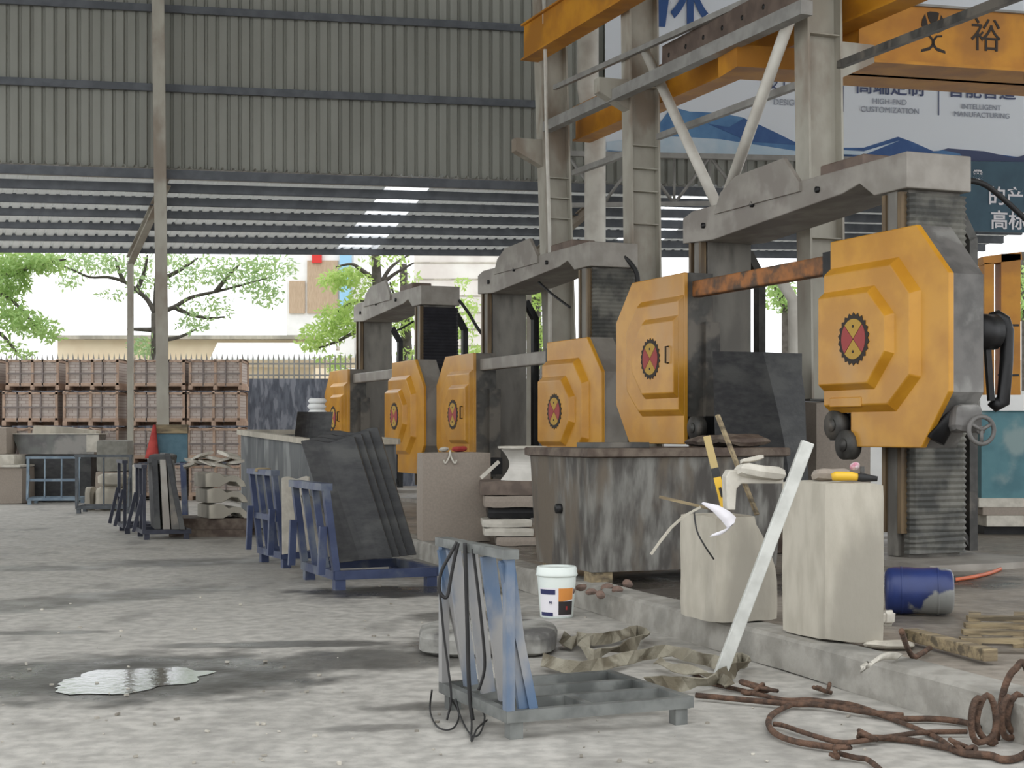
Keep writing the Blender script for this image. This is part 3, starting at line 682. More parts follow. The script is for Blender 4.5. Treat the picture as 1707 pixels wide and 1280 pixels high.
# ---------------------------------------------------------------- yard clutter at far left
stone(-40, 37, 779, 838, 31.2, 1.0, STONE2, 'stone_block', 'grey-brown stone block at the left edge under the pale slabs', 'stone', zmin=0)
stone(-40, 34, 775, 779, 31.1, 1.0, SLABW, 'pale_slab', 'thin white slab lying on the grey-brown block at the left edge', 'slab', n=(4, 4, 1), amp=.004, rnd=.004)
stone(-40, 24, 758, 775, 31.3, .8, SLABW, 'pale_slab', 'thicker pale slab at the left edge, on top of the thin one', 'slab', n=(4, 4, 2))
stone(-40, 11, 712, 758, 31.5, .7, STONE2, 'stone_block', 'rough grey stone topmost at the left edge', 'stone', amp=.02)
stone(41, 152, 757, 838, 32.02, .6, SLABB, 'stone_block', 'dark stone block carrying the polished trough behind the pale blue rack', 'stone', zmin=0)
a = P(92, 740, 31.9); o = thing('stone_trough', 'long polished stone trough with a white end, above the pale blue rack', 'trough', V((a.x, 32.3, P(0, 757, 31.9).z)))
zt_, zb_ = P(0, 724, 31.9).z, P(0, 757, 31.9).z
b = MB(); xl, xr = P(20, 0, 31.9).x, P(163, 0, 31.9).x
b.prism([(xl+.15, 31.95, zb_), (xr-.1, 31.95, zb_), (xr, 31.95, zt_-.06), (xr, 31.95, zt_), (xl, 31.95, zt_), (xl, 31.95, zt_-.05)], (0, .6, 0)); b.build('basin', M('polished_grey', (104, 106, 100), (84, 80, 80), 3, .25, c3=(140, 136, 130), sc3=1.5), o)
MB().box((xr-.12, 31.94, (zt_+zb_)/2+.02), (.26, .03, zt_-zb_-.06)).build('end_face', SLABW, o)
MB().box(((xl+xr)/2, 32.25, zt_+.012), (xr-xl+.06, .72, .024)).build('rim', SLABW, o)
p = P(108, 716, 32.0); b = MB().prism([P(54, 724, 32.0), P(160, 724, 32.0), P(160, 720, 32.0), P(110, 714, 32.0), P(56, 711, 32.0)], (0, .4, 0)); ob = b.build('stone_board', STONE); ob.location.z = zt_+.024
tag(ob, 'tan sloping stone board lying on the polished trough', 'board')
stone(158, 213, 786, 838, 29.6, .5, STONE2, 'stone_block', 'brown-grey block under the squared grey block', 'stone', zmin=0)
stone(160, 213, 734, 786, 29.6, .5, M('grey_block', (132, 130, 122), (118, 116, 108), 8, .8), 'stone_block', 'squared dark grey block standing right of the polished trough', 'stone')

def slab_rack(name, label, near, wd, wl, ld, ll, h, mats, lean=.1, foot=.08, rail=.06, ncross=2, mid=False, nslat=2, group=None, brace=True, grid=False, lean0=0.0):
    """A-frame slab cart: near corner, wd along the upright panel, ld along the load bed"""
    near = V(near); wd = V(wd).normalized(); ld = V(ld).normalized()
    o = thing(name, label, 'rack', near, 0, group); mf, mu = mats; zb0 = foot+rail/2; t = rail
    C = lambda a, b_, z: near+wd*a+ld*b_+V((0, 0, z))
    bed = MB()
    for a in [i/(3 if grid else 1)*wl for i in range(4 if grid else 2)]: bed.beam(C(a, -.02, zb0), C(a, ll, zb0), t*.8, t)
    bed.beam(C(-.02, 0, zb0+.001), C(wl+.02, 0, zb0+.001), t*.8, t); bed.beam(C(-.02, ll, zb0+.001), C(wl+.02, ll, zb0+.001), t*.8, t)
    if grid:
        for a0, a1, f in ((0, 1, .45), (2, 3, .4), (1, 2, .0)): bed.beam(C(a0/3*wl, f*ll, zb0+.002), C(a1/3*wl, f*ll, zb0+.002), t*.7, t*.9)
    bed.build('bed_frame', mf, o)
    for a in (0.03, wl-.03):
        for b_ in (.04, ll-.04): MB().beam(C(a, b_, 0), C(a, b_, foot), t*1.2, t*1.2, wd).build('leg', mf, o)
    for a in (0, wl): MB().beam(C(a, 0, foot+rail), C(a, lean0, h-.02), t*.75, t*.9, wd).build('upright', mu, o)
    MB().beam(C(-.04, lean0, h), C(wl+.04, lean0, h), t*1.3, t*.8).build('top_rail', mf if grid else mu, o)
    if mid: MB().beam(C(0, lean0*.55, h*.52), C(wl, lean0*.55, h*.52), t*.7, t*.9).build('middle_rail', mf, o)
    for i in range(nslat):
        a = wl*(i+1)/(nslat+1) if not grid else wl*(i+.12)/(nslat-.3)
        MB().beam(C(a, lean if grid else .01, foot+rail), C(a, lean0, h-.03), t*(1.3 if grid else .75), t*.45, wd).build('slat', mu, o)
    if brace:
        for a in (0.02, wl-.02): MB().beam(C(a, -.14 if not grid else .14, foot+rail*.6), C(a, lean0-.02, h*.62 if not grid else h-.04), t*.8, t*.6, wd).build('brace', mu, o)
    return o
RW = (-.39, .92, 0); RL = (.92, .39, 0)
slab_rack('slab_rack', 'pale blue-grey slab rack with a grid of small bays at far left', G(46, 841), (1, .1, 0), 1.02, (-.1, 1, 0), .7, .97, (RACKG, RACKG), mid=True, nslat=2, brace=True, group='slab racks on the shop floor', lean0=.06)
slab_rack('slab_rack', 'slim dark grey slab rack with a long top rail, right of the pale blue rack', G(128, 856), (1, .03, 0), .98, (-.1, 1, 0), .7, 1.06, (M('grey_rack', (96, 100, 104), (76, 80, 84), 5),)*2, nslat=1, group='slab racks on the shop floor')
slab_rack('slab_rack', 'narrow dark rack with open posts, left of the rack of grey slabs', G(208, 890), (-.35, .93, 0), .8, (.93, .3, 0), .42, 1.06, (DRACK, DRACK), mid=True, nslat=0, group='slab racks on the shop floor')
slab_rack('slab_rack', 'dark navy rack loaded with leaning grey slabs, left of the moulded stones', G(240, 900), (-.35, .93, 0), .8, (.96, .25, 0), .62, 1.02, (DRACK, DRACK), nslat=1, group='slab racks on the shop floor')
for k, (x0, x1, x2, x3, mat, l) in enumerate(((252, 262, 258, 268, SLABB, 'dark green-grey slab leaning on the navy rack, nearest its post'), (266, 276, 272, 284, GSTEEL, 'mid grey slab second from the navy rack post'), (278, 290, 286, 300, DSTEEL, 'dark grey slab third from the navy rack post'), (274, 283, 300, 309, SLABB, 'steeply leaning grey slab on the outer side of the navy rack'))):
    Y = 20.95-.02*k; b = MB(); z1 = P(0, 766 if k < 3 else 756, Y).z
    a0, a1, b0, b1 = P(x2, 0, Y), P(x3, 0, Y), P(x0, 0, Y), P(x1, 0, Y)
    b.loft([[V((a0.x, Y, .14)), V((a1.x, Y, .14)), V((a1.x-.25, Y+.8, .14)), V((a0.x-.25, Y+.8, .14))], [V((b0.x, Y+.02, z1)), V((b1.x, Y+.02, z1)), V((b1.x-.25, Y+.8, z1)), V((b0.x-.25, Y+.8, z1))]])
    tag(b.build('stone_slab', mat, bevel=.006), l, 'slab')
p = P(266, 770, 21.0); stone(247, 284, 757, 775, 20.98, .5, SLABB, 'stone_offcut', 'dark stone offcut lying across the tops of the leaning grey slabs', 'stone', amp=.03)
# beige stones behind the slim grey rack
for x0, x1, y0, y1, l in ((156, 208, 812, 838, 'lower cream stone piece behind the slim grey rack'), (160, 209, 789, 812, 'upper cream stone piece with a rounded end behind the slim grey rack'), (138, 153, 812, 838, 'cream knob-shaped stone at the left end of the cream pieces'), (214, 232, 775, 838, 'white upright stone between slim grey and narrow dark racks')):
    stone(x0, x1, y0, y1, 28.6, .45, SLABW if x0 > 210 else STONE, 'cream_stone', l, 'stone', zmin=0 if y1 == 838 else None, amp=.02, rnd=.06)
# teal board on blue legs, red cloth
a = P(287, 740, 24.2); o = thing('board_stand', 'teal board with a tan cap on dark blue legs, behind the grey slabs', 'stand', V((a.x, 24.2, 0)))
MB().box((a.x, 24.2, P(0, 745, 24.2).z), (.5, .06, .50)).build('board', M('slate_teal', (84, 112, 124), (74, 102, 114), 8, .8), o)
MB().box((a.x, 24.18, P(0, 715, 24.2).z), (.52, .1, .14)).build('cap', TIMB, o)
for s in (-.2, .22): MB().beam((a.x+s, 24.2, 0), (a.x+s*.8, 24.2, 1.02), .09, .06, (0, 1, 0)).build('leg', BLUE, o)
b = MB(); rings = []
for i in range(7):
    t = i/6; z = P(0, 708+56*t, 24.1).z; c = P(258-4*t, 0, 24.1).x; r = .02+.09*t
    rings.append([V((c+r*math.cos(2*math.pi*j/10)*(1+.25*math.sin(j*2.3)), 24.08+.05*math.sin(2*math.pi*j/10)*(.4+t), z)) for j in range(10)])
b.loft(rings, True, True); tag(b.build('red_cloth', REDC), 'red cloth hanging beside the tan-capped teal board', 'cloth')
# moulded stones on a timber pallet
pp = V((P(352, 0, 21.6).x, 21.9, 0)); o = thing('low_pallet', 'low dark timber pallet under the stack of moulded stones', 'pallet', pp)
for k in range(3): MB().box((pp.x, 21.5+.45*k, .05), (1.15, .09, .1)).build('bearer', TANKRIM, o)
for k in range(2): MB().box((pp.x, 21.75+.45*k, .18), (1.15, .42, .16)).build('deck_board', TANKRIM, o)
prof = [(0, 0), (0, .19), (.12, .215), (.2, .2), (.27, .14), (.36, .17), (.45, .15), (.53, .08), (.56, .0), (.48, .0), (.42, .07), (.33, .08), (.25, .03), (.2, 0)]
for k, l in enumerate(('bottom moulded cream stone with an S-shaped end on the dark pallet', 'middle moulded cream stone in the stack of three on the dark pallet', 'top moulded cream stone in the stack, under the white shards')):
    b = MB(); z0 = .26+.225*k; x0 = P(352-3*k, 0, 21.5).x-.02
    b.prism([V((x0+x, 21.45+x*.25, z0+z)) for x, z in prof], V((-.38, .75, 0))*.75)
    tag(b.build('moulded_stone', STONE, bevel=.01), l, 'stone')
random.seed(3)
for k in range(9):
    px, py = 316+9.5*k, (776, 768, 760, 772, 764, 774, 766, 759, 770)[k]; c = P(px, py, 21.7); c.z = max(c.z, .99)
    m = Matrix.Translation(c) @ Matrix.Rotation(random.uniform(-.6, .6), 4, 'Y') @ rz(random.uniform(-1, 1))
    tag(MB().rock(m, (random.uniform(.14, .3), .3, random.uniform(.03, .06)), (3, 3, 1), .03, 4, .01, seed=k).build('stone_shard', SLABW), 'broken white stone shard in the heap on top of the moulded stones', 'shard', 'white shards on the moulded stones')

# grey tank of the farthest machine
td = V((-.5, .87, 0)).normalized(); tn = V((.87, .5, 0)).normalized(); c0 = V((P(522, 0, 21.3).x, 21.3, .02))
o = thing('water_tank', 'dull grey steel tank behind the blue racks and the leaning black slabs', 'tank', c0)
b = MB()
def tankpts(z0, z1): return [c0+V((0, 0, z0)), c0+tn*1.3+V((0, 0, z0)), c0+tn*1.3+td*3+V((0, 0, z1)), c0+td*3+V((0, 0, z1))]
b.loft([tankpts(0, 0), tankpts(1.3, 1.44)]); b.build('body', M('dull_tank', (104, 106, 106), (80, 82, 84), 3, .7, .1, .2, st=(2, 2, .4), c3=(136, 138, 136), sc3=1.5), o)
r = MB()
q = tankpts(1.34, 1.48)
for i in range(4): r.beam(q[i], q[(i+1) % 4], .14, .08)
r.build('rim', STONE, o)
def curved(p0, ax, w, h, lean, bow, th, n=10):      # upright curved plate: base centre p0, along ax, bowed towards nrm
    nrm = V((ax.y, -ax.x, 0)); b = MB(); rings = []
    for i in range(n+1):
        s = -1+2*i/n; base = p0+ax*(s*w/2)+nrm*(bow*(1-s*s)); top = base+lean+V((0, 0, h))
        rings.append([base, base-nrm*th, top-nrm*th, top])
    return b.loft(rings)
c = P(520, 734, 22.0); tag(curved(c, V((.98, .2, 0)), .52, .42, V((.05, 0, 0)), -.1, .05).build('curved_slab', SLABB), 'small curved black slab standing on the rim of the dull grey tank', 'slab')
o = thing('bag_stack', 'stack of white bags behind the small curved black slab', 'bags', V((P(528, 0, 23.4).x, 23.4, 1.4)))
for k in range(6): MB().lathe([(.02, 0), (.12, .005), (.15, .045), (.12, .085), (.02, .09)], Matrix.Translation((P(528, 0, 23.4).x+.01*(k % 2), 23.4, 1.50+.088*k)), 12).build('bag', WHITEB, o)

# blue slab racks with the black slabs
slab_rack('slab_rack', 'farther of the two big blue slab racks, the one with a middle rail', G(472, 947), G(426, 934)-G(472, 947), .92, RL, .8, 1.05, (BLUE, BLUE), foot=.1, rail=.075, mid=True, nslat=2, group='slab racks on the shop floor', lean0=-.1)
slab_rack('slab_rack', 'blue slab rack holding the big black slabs, nearer of the two big blue racks', G(560, 984), G(497, 962)-G(560, 984), 1.15, RL, 1.0, .98, (BLUE, BLUE), foot=.1, rail=.085, nslat=2, group='slab racks on the shop floor', lean0=-.1)
stone(424, 450, 780, 788, 16.9, .1, TIMB, 'wood_offcut', 'small tan wood offcut lying on the top rail of the farther blue rack', 'wood', amp=.005)
def leanslab(px0, px1, ytop, sh, Y, th, mat, label, curve=0, zb0=.2, name='stone_slab'):
    b = MB(); n = 8; z1 = P(0, ytop, Y).z; rings = []
    x0, x1 = P(px0, 0, Y).x, P(px1, 0, Y).x; ds = sh/F_PX*Y
    for i in range(n+1):
        f = i/n; x = x0+(x1-x0)*f; yy = Y+.18*f+curve*math.sin(math.pi*f)*.5; zt2 = z1+curve*(.55*f*f-.25*f)+.015*math.sin(f*9)
        rings.append([V((x, yy, zb0+.035*f)), V((x, yy+th, zb0+.035*f)), V((x-ds*.98, yy+th+.05, zt2)), V((x-ds, yy+.05, zt2))])
    b.loft(rings); return tag(b.build(name, mat, bevel=.005), label, 'slab')
leanslab(470, 512, 797, 2, 16.0, .08, SLABW, 'pale stone slab standing behind the nearer blue rack', name='pale_slab', zb0=.19)
leanslab(528, 560, 826, 28, 15.25, .06, SLABW, 'narrow pale slab seen through the bars of the nearer blue rack', name='pale_slab')
for k, (x0, x1, yt, l) in enumerate(((566, 652, 735, 'front curved black slab leaning on the nearer blue rack'), (580, 664, 730, 'second curved black slab behind the front one'), (594, 677, 725, 'third curved black slab, next to last in the leaning stack'), (608, 692, 719, 'rearmost curved black slab, farthest right in the leaning stack'))):
    leanslab(x0, x1, yt, 66, 14.9+.12*k, .07, SLABB, l, curve=.12)

# ---------------------------------------------------------------- taupe granite block and what lies behind it
gb_ = G(755, 904, .19); m = Matrix.Translation(gb_+V((0, .2, .535))) @ rz(.24)
tag(MB().rock(m, (.84, .4, 1.07), (4, 3, 5), .004, 2, .012).build('granite_block', STONE2), 'smooth taupe granite block standing beside the leaning black slabs', 'stone')
zt_ = gb_.z+1.07; o = thing('iron_hook', 'double iron hook hanging over the front of the taupe granite block', 'hook', P(750, 757, 17.6))
fy = gb_.y-.03
for dx in (-.035, .035): MB().tube(spline([(gb_.x-.03, fy+.1, zt_+.015), (gb_.x-.03, fy-.005, zt_+.01), (gb_.x-.03+dx*.4, fy-.012, zt_-.06), (gb_.x-.03+dx*1.6, fy-.012, zt_-.13), (gb_.x-.03+dx*2.2, fy-.012, zt_-.09)]), .011, 6).build('prong', SLABW, o)
tag(MB().rock(Matrix.Translation((gb_.x+.07, gb_.y+.2, zt_+.035)) @ rz(.3), (.2, .1, .07), (4, 2, 2), .02, 6, .02).build('red_tool', REDC), 'small red tool lying on top of the taupe granite block', 'tool')
tag(MB().rock(Matrix.Translation((gb_.x-.12, gb_.y+.2, zt_+.03)), (.13, .12, .06), (3, 2, 2), .02, 6, .02).build('white_rag', SLABW), 'crumpled white rag on the taupe granite block left of the red tool', 'rag')
xs0, xs1 = -.36, .26; Y0 = 17.2
def sl(z0, z1, x0, x1, mat, nm, l, dp=.7, dy=0, amp=.01): return tag(MB().rock(Matrix.Translation(((x0+x1)/2, Y0+dy+dp/2, (z0+z1)/2)) @ rz(.05), (x1-x0, dp, z1-z0), (6, 3, 2), amp, 4, .01, seed=z0*9).build(nm, mat), l, 'slab' if 'slab' in nm else 'beam')
sl(.19, .30, -.2, .32, STONE2, 'stone_beam', 'lowest grey stone bearer beside the stained tank', amp=.006)
sl(.30, .40, -.34, .24, SLABW, 'pale_slab', 'lower pale slab in the low stack beside the stained tank')
sl(.40, .50, -.36, .22, SLABW, 'pale_slab', 'upper pale slab in the low stack beside the stained tank', amp=.02)
sl(.50, .63, -.3, .3, BLK, 'gap_shade_beam', 'black beam standing in for the shaded gap under the brown stone beams', dy=.12, amp=.003)  # fills the gap in the stack; its shade is put into the black colour
sl(.63, .77, -.34, .34, STONE2, 'stone_beam', 'lower brown stone beam between granite block and stained tank')
sl(.77, .94, -.38, .34, M('brown_stone', (120, 106, 96), (100, 88, 80), 8, .85), 'stone_beam', 'upper brown stone beam under the white curved stone')
b = MB(); rings = []
for i in range(13):
    t = i/12; z = .945+.36*t; d = .10*math.sin(math.pi*t)
    rings.append([V((-.13+d, Y0+.12+d, z)), V((.36-d*.3, Y0+.12+d, z-.03*(1-t))), V((.36-d*.3, Y0+.5, z-.03*(1-t))), V((-.13+d, Y0+.5, z))])
b.loft(rings); tag(b.build('cornice_stone', M('white_stone', (214, 210, 202), (200, 196, 188), 6, .7)), 'white hollow-curved cornice stone on the upper brown beam', 'stone')
sl(1.30, 1.34, -.16, .40, SLABW, 'pale_slab', 'thin pale slab lying on the white cornice stone', dy=.05)
tag(MB().beam((-.36, Y0+.1, .97), (-.15, Y0+.12, 1.16), .05, .04).build('stone_sliver', SLABW), 'pale sliver of stone leaning left of the white cornice stone', 'sliver')

# ---------------------------------------------------------------- stained water tank
c0 = V((.677, 12.77, .3)); o = thing('water_tank', 'big stained and rust-streaked tank with a rim, centre of the plinth', 'tank', c0, 0)
LU, LV, HT = 1.25, 1.86, 1.0
ring = lambda g, z: [c0-U*g-VV*g+V((0, 0, z)), c0-U*g+VV*(LV+g)+V((0, 0, z)), c0+U*(LU+g)+VV*(LV+g)+V((0, 0, z)), c0+U*(LU+g)-VV*g+V((0, 0, z))]
b = MB(); b.loft([ring(-.02, 0), ring(.01, .5), ring(.03, HT), ring(-.06, HT), ring(-.08, .85)]); b.build('body', TANK, o)
b = MB()
for g, z0, z1 in ((.07, HT-.02, HT+.06),): b.loft([ring(g-.03, z0), ring(g, z0+.01), ring(g, z1-.01), ring(g-.01, z1), ring(-.09, z1), ring(-.09, z0)])
b.build('rim', TANKRIM, o)
q = c0+U*.62-VV*.005+V((0, 0, .52)); b = MB().cyl(q+VV*.02, q-VV*.05, .045, 10); b.build('drain_plug', BLK, o)
for k, (a, c) in enumerate(((.12, .12), (.12, 1.7), (1.1, .15), (1.1, 1.7))):
    l = ('timber block under the near corner of the stained tank', 'timber block under the right end of the stained tank', 'timber block under the left far end of the stained tank', 'timber block under the rear of the stained tank')[k]
    p = c0+U*a+VV*c; tag(MB().box((p.x, p.y, .245), (.2, .16, .105), .38).build('timber_block', TIMB, bevel=.005), l, 'block')
p = c0+U*.3+VV*.35; tag(MB().box((p.x, p.y, c0.z+HT+.085), (.6, .25, .05), .5).build('board', DSTEEL, bevel=.004), 'grey board lying across the near corner of the stained tank rim', 'board')
tag(MB().rock(Matrix.Translation(c0+U*.5+VV*1.62+V((0, 0, HT+.11))) @ rz(.4), (.45, .9, .1), (5, 6, 2), .05, 3, .03).build('dark_rubble', TANKRIM), 'dark rough rubble lying on the right end of the stained tank', 'rubble')
for k, (px, py) in enumerate(((968, 985), (985, 992), (1000, 998), (1012, 985), (1030, 990), (1046, 980), (950, 990))):
    p = G(px, py, .19); tag(MB().rock(Matrix.Translation(p+V((0, 0, .03))) @ rz(k), (.1, .08, .06), (3, 3, 2), .02, 8, .015, seed=k).build('brick_rubble', M('reddish_rubble', (128, 104, 92), (100, 84, 76), 9, .9)), 'reddish lump of rubble below the near end of the stained tank', 'rubble', 'reddish rubble by the tank')

# white bucket
p = G(928, 1028); o = thing('plastic_bucket', 'white lidded plastic bucket with an orange and navy label by the kerb', 'bucket', p); T_ = Matrix.Translation(p)
MB().lathe([(.02, 0), (.130, 0), (.135, .01), (.158, .33), (.158, .34), (.02, .34)], T_, 32).build('body', WHITEP, o)
MB().lathe([(.02, .335), (.166, .335), (.172, .345), (.166, .36), (.163, .40), (.155, .412), (.135, .412), (.13, .403), (.02, .403)], T_, 32).build('lid', WHITEP, o)
def wrap(a0, a1, z0, z1, mat, nm, off=.0015, zf=None):
    b = MB(); n = 12; R = lambda z: .135+(z-.01)/.32*.023+off; vs = []
    for i in range(n+1):
        a = math.radians(a0+(a1-a0)*i/n); zz0 = z0 if not zf else z0+zf*i/n
        for z in (zz0, z1): vs.append(p+V((R(z)*math.sin(a), -R(z)*math.cos(a), z)))
    b.add(vs, [(2*i, 2*i+2, 2*i+3, 2*i+1) for i in range(n)], True); b.build(nm, mat, o)
wrap(-65, 58, .02, .245, LWHT, 'label'); wrap(-60, -6, .195, .235, NAVY, 'label_band', .003); wrap(4, 56, .135, .245, ORNG, 'label_patch', .003, .02); wrap(4, 56, .03, .14, LBLK, 'label_patch', .0035, 0)
wrap(-62, -14, .02, .05, NAVY, 'label_band', .003, 0); text('M', .03, p+V((-.055, -.142, .13)), (1, -.3, 0), ZZ, NAVY, 'label_mark', o); wrap(28, 34, .07, .1, REDC, 'label_mark', .005)

# flat stone slab on the floor behind the cart
p = G(812, 1098); b = MB(); rings = []
for r, z in ((.86, 0), (1, .03), (1.0, .12), (.97, .15), (.85, .165), (.02, .17)):
    ringp = []
    for i in range(28):
        a = 2*math.pi*i/28; w = V((math.cos(a), math.sin(a), 0)); sq = (abs(w.x)**4+abs(w.y)**4)**-.25
        n_ = 1+.05*noise.noise(V((w.x*2, w.y*2, z*5))); ringp.append(V((p.x+.47*w.x*sq*r*n_, p.y+.43+.43*w.y*sq*r*n_, z+.008*noise.noise(V((w.x*3*r, w.y*3*r, 1))))))
    rings.append(ringp)
b.loft(rings); tag(b.build('rough_slab', M('rough_slab', (150, 148, 142), (116, 114, 108), 5, .85, 0, .5, c3=(84, 82, 80), sc3=2.2)), 'thick rounded rough grey slab lying on the floor behind the blue cart', 'slab')

# ---------------------------------------------------------------- foreground slab cart
n0 = G(848, 1233); wdir = V((-.392, .92, 0)); ldir = V((.92, .392, 0))
cart = slab_rack('slab_cart', 'worn blue and grey slab cart with hanging cables, nearest the camera', n0, wdir, .9, ldir, 1.0, .905, (CARTG, BLUEW), foot=.085, rail=.058, nslat=4, grid=True, brace=True)
def near_rope(pxs, Y, r, mat): return spline([P(x, y, yy) for (x, y), yy in zip(pxs, Y if isinstance(Y, list) else [Y]*len(pxs))])
cb_ = [([(762, 903), (750, 925), (735, 955), (733, 985), (745, 995), (752, 960), (758, 930), (764, 905)], 7.75, .009),
       ([(775, 905), (777, 960), (779, 1040), (781, 1120), (784, 1170), (788, 1200)], 7.7, .011),
       ([(788, 915), (794, 960), (803, 1040), (808, 1110), (798, 1150)], 7.65, .008),
       ([(733, 985), (740, 1060), (748, 1120), (752, 1165), (745, 1200)], 7.75, .006)]
for k, (px, Y, r) in enumerate(cb_):
    l = ('black cable looped over the top rail of the blue cart', 'thick black cable hanging straight down the blue cart', 'thin black cable hanging right of the thick one on the blue cart', 'thin cable trailing from the left side of the blue cart')[k]
    tag(MB().tube(near_rope(px, Y, r, CABLE), r, 8).build('cable', CABLE), l, 'cable')
for k, (pts, l) in enumerate((([(720, 1150), (717, 1185), (730, 1212), (755, 1214), (765, 1190), (752, 1165)], 'thin wire loop on the floor at the left foot of the blue cart'), ([(760, 1165), (768, 1195), (785, 1225), (800, 1222), (808, 1195), (800, 1180)], 'thin wire loop on the floor in the middle of the blue cart end'), ([(782, 1160), (786, 1200), (786, 1235), (795, 1215), (812, 1200)], 'thin wire tail on the floor nearest the near foot of the blue cart'))):
    tag(MB().tube(spline([G(x, max(y, 1140), .02) if y > 1170 else P(x, y, 7.9) for x, y in pts]), .005, 6).build('wire', CABLE), l, 'wire')

# ---------------------------------------------------------------- pale stone blocks on the kerb and their clutter
def skew(o_, e1, e2, h):
    m = Matrix.Identity(4); c = o_+(e1+e2)*.5+V((0, 0, h/2))
    for i in range(3): m[i][0], m[i][1], m[i][2], m[i][3] = e1[i], e2[i], (0, 0, h)[i], c[i]
    return m
A1 = V((1.36, 10.0, .218)); h1 = .72
def cutr(q):       # rounded cut on the upper right edge
    if q.y < -.15 and q.z > -.1: q = V((q.x, q.y+1.0*max(0, (q.z+.1))**1.6*(-(q.y+.15)/.35), q.z))
    return q
# e1 along the left face (u), e2 along the right face (v, reversed so that y<0 is the right side)
m = skew(A1+VV*.48, U*.51, VV*-.48, h1)
tag(MB().rock(m, (1, 1, 1), (6, 8, 8), .012, 3, .018, shape=cutr).build('stone_block', STONE), 'lower pale stone block with a rounded right edge on the kerb', 'stone')
A2 = V((1.914, 9.16, .218)); eL = V((-.185, .46, 0)); eR = V((.33, -.13, 0)); h2 = .975
m = skew(A2+eR*1.0, -eR, eL, h2); 
tag(MB().rock(skew(A2, eR, eL, h2), (1, 1, 1), (7, 7, 10), .01, 3, .015).build('stone_block', STONE), 'tall pale stone block on the kerb, right of the leaning white bar', 'stone')
b = MB(); Yc = 9.95; pr = [(1212, 850), (1210, 795), (1216, 784), (1290, 784), (1306, 792), (1306, 806), (1236, 806), (1228, 815), (1226, 850)]
b.prism([P(x, y, Yc) for x, y in pr], (0, .2, 0)); tag(b.build('stone_angle', SLABW, bevel=.008), 'pale L-shaped stone offcut bridging the two stone blocks', 'stone')
tag(MB().rock(Matrix.Translation(P(1268, 783, 9.98)-V((0, 0, .02))) @ Matrix.Rotation(.12, 4, 'Y'), (.33, .22, .09), (6, 4, 2), .025, 5, .02).build('stone_offcut', SLABW), 'rough pale slab offcut lying on the L-shaped stone', 'stone')
tag(MB().rock(Matrix.Translation(P(1254, 766, 9.98)) @ Matrix.Rotation(-.2, 4, 'Y'), (.17, .1, .035), (4, 3, 1), .02, 8, .01).build('stone_shard', SLABW), 'small pale shard on top of the rough slab offcut', 'shard')
tag(MB().rock(Matrix.Translation(V((2.0, 9.38, 1.232))) @ rz(.1), (.24, .12, .075), (5, 3, 2), .02, 7, .015).build('stone_offcut', STONE2), 'brownish stone offcut on top of the tall pale block', 'stone')
# grinder
o = thing('angle_grinder', 'yellow and black power tool lying on the tall pale block', 'tool', V((2.12, 9.2, 1.193)))
q = P(1410, 796, 9.15); q.z = 1.225; MB().tube([q+V((-.085, 0, 0)), q+V((-.06, 0, .006)), q+V((.03, 0, .006)), q+V((.075, 0, 0))], [.022, .03, .028, .024], 10).build('body', YTOOL, o)
MB().tube([q+V((.07, 0, 0)), q+V((.1, 0, -.002)), q+V((.19, -.01, -.01))], [.026, .028, .016], 10).build('gear_head', CABLE, o); MB().cyl(q+V((.1, 0, .0)), q+V((.1, 0, .065)), .014, 8).build('handle', DSTEEL, o)
c = P(1424, 770, 9.2); c.z = 1.29; tag(MB().rock(Matrix.Translation(c), (.06, .05, .05), (3, 3, 3), .012, 9, .012).build('pink_rag', M('pink_rag', (190, 120, 140), (220, 210, 210), 20, .9)), 'small pink and white rag on the yellow power tool', 'rag')
tag(MB().rock(Matrix.Translation((2.06, 9.35, 1.22)), (.09, .07, .045), (3, 3, 2), .015, 9, .012).build('gloves', M('dirty_glove', (120, 120, 104), (196, 196, 186), 30, .9)), 'dirty glove bundle left of the yellow power tool', 'gloves')
# leaning bar, spirit level, sticks
tag(MB().beam(V((1.235, 9.0, .005)), V((1.775, 9.0, 1.44)), .075, .055, (0, 1, 0)).build('leaning_bar', BAR, bevel=.005), 'long pale square bar leaning against the tall stone block', 'bar')
p, q = P(1208, 846, 10.3), P(1178, 727, 10.4); o = thing('spirit_level', 'yellow spirit level standing on the lower stone block', 'level', p)
for f0, f1, mt, nm in ((0, .42, YTOOL, 'body'), (.42, .55, CABLE, 'vial_housing'), (.55, 1, M('tan_level', (176, 154, 104)), 'upper_body')): MB().beam(p.lerp(q, f0), p.lerp(q, f1), .05, .022, (0, 1, 0)).build(nm, mt, o)
MB().beam(p.lerp(q, .15)-V((0, .014, 0)), p.lerp(q, .28)-V((0, .014, 0)), .018, .01, (0, 1, 0)).build('vial', CABLE, o)
def stick(pts, w, mat, label, name='wood_stick', cat='stick'): 
    b = MB()
    for a, c in zip(pts[:-1], pts[1:]): b.beam(a, c, w, w*.7)
    return tag(b.build(name, mat), label, cat)
stick([P(1196, 692, 10.6), P(1262, 858, 10.3), ], .03, TIMB, 'long thin tan stick leaning behind the L-shaped stone')
stick([P(1099, 828, 10.2), P(1185, 848, 10.2)], .028, TIMB, 'flat tan stick jutting left from the lower stone block')
stick([P(1168, 845, 10.0), P(1140, 860, 10.0), P(1118, 880, 9.98), P(1100, 903, 9.96), P(1085, 924, 9.95)], .02, STONE, 'curved pale strip drooping off the left of the lower stone block', 'curved_strip', 'strip')
tag(MB().tube(spline([P(1157, 855, 9.97), P(1162, 885, 9.9), P(1175, 910, 9.88), P(1190, 932, 9.92)]), .006, 6).build('wire', CABLE), 'thin dark wire hanging down the face of the lower stone block', 'wire')
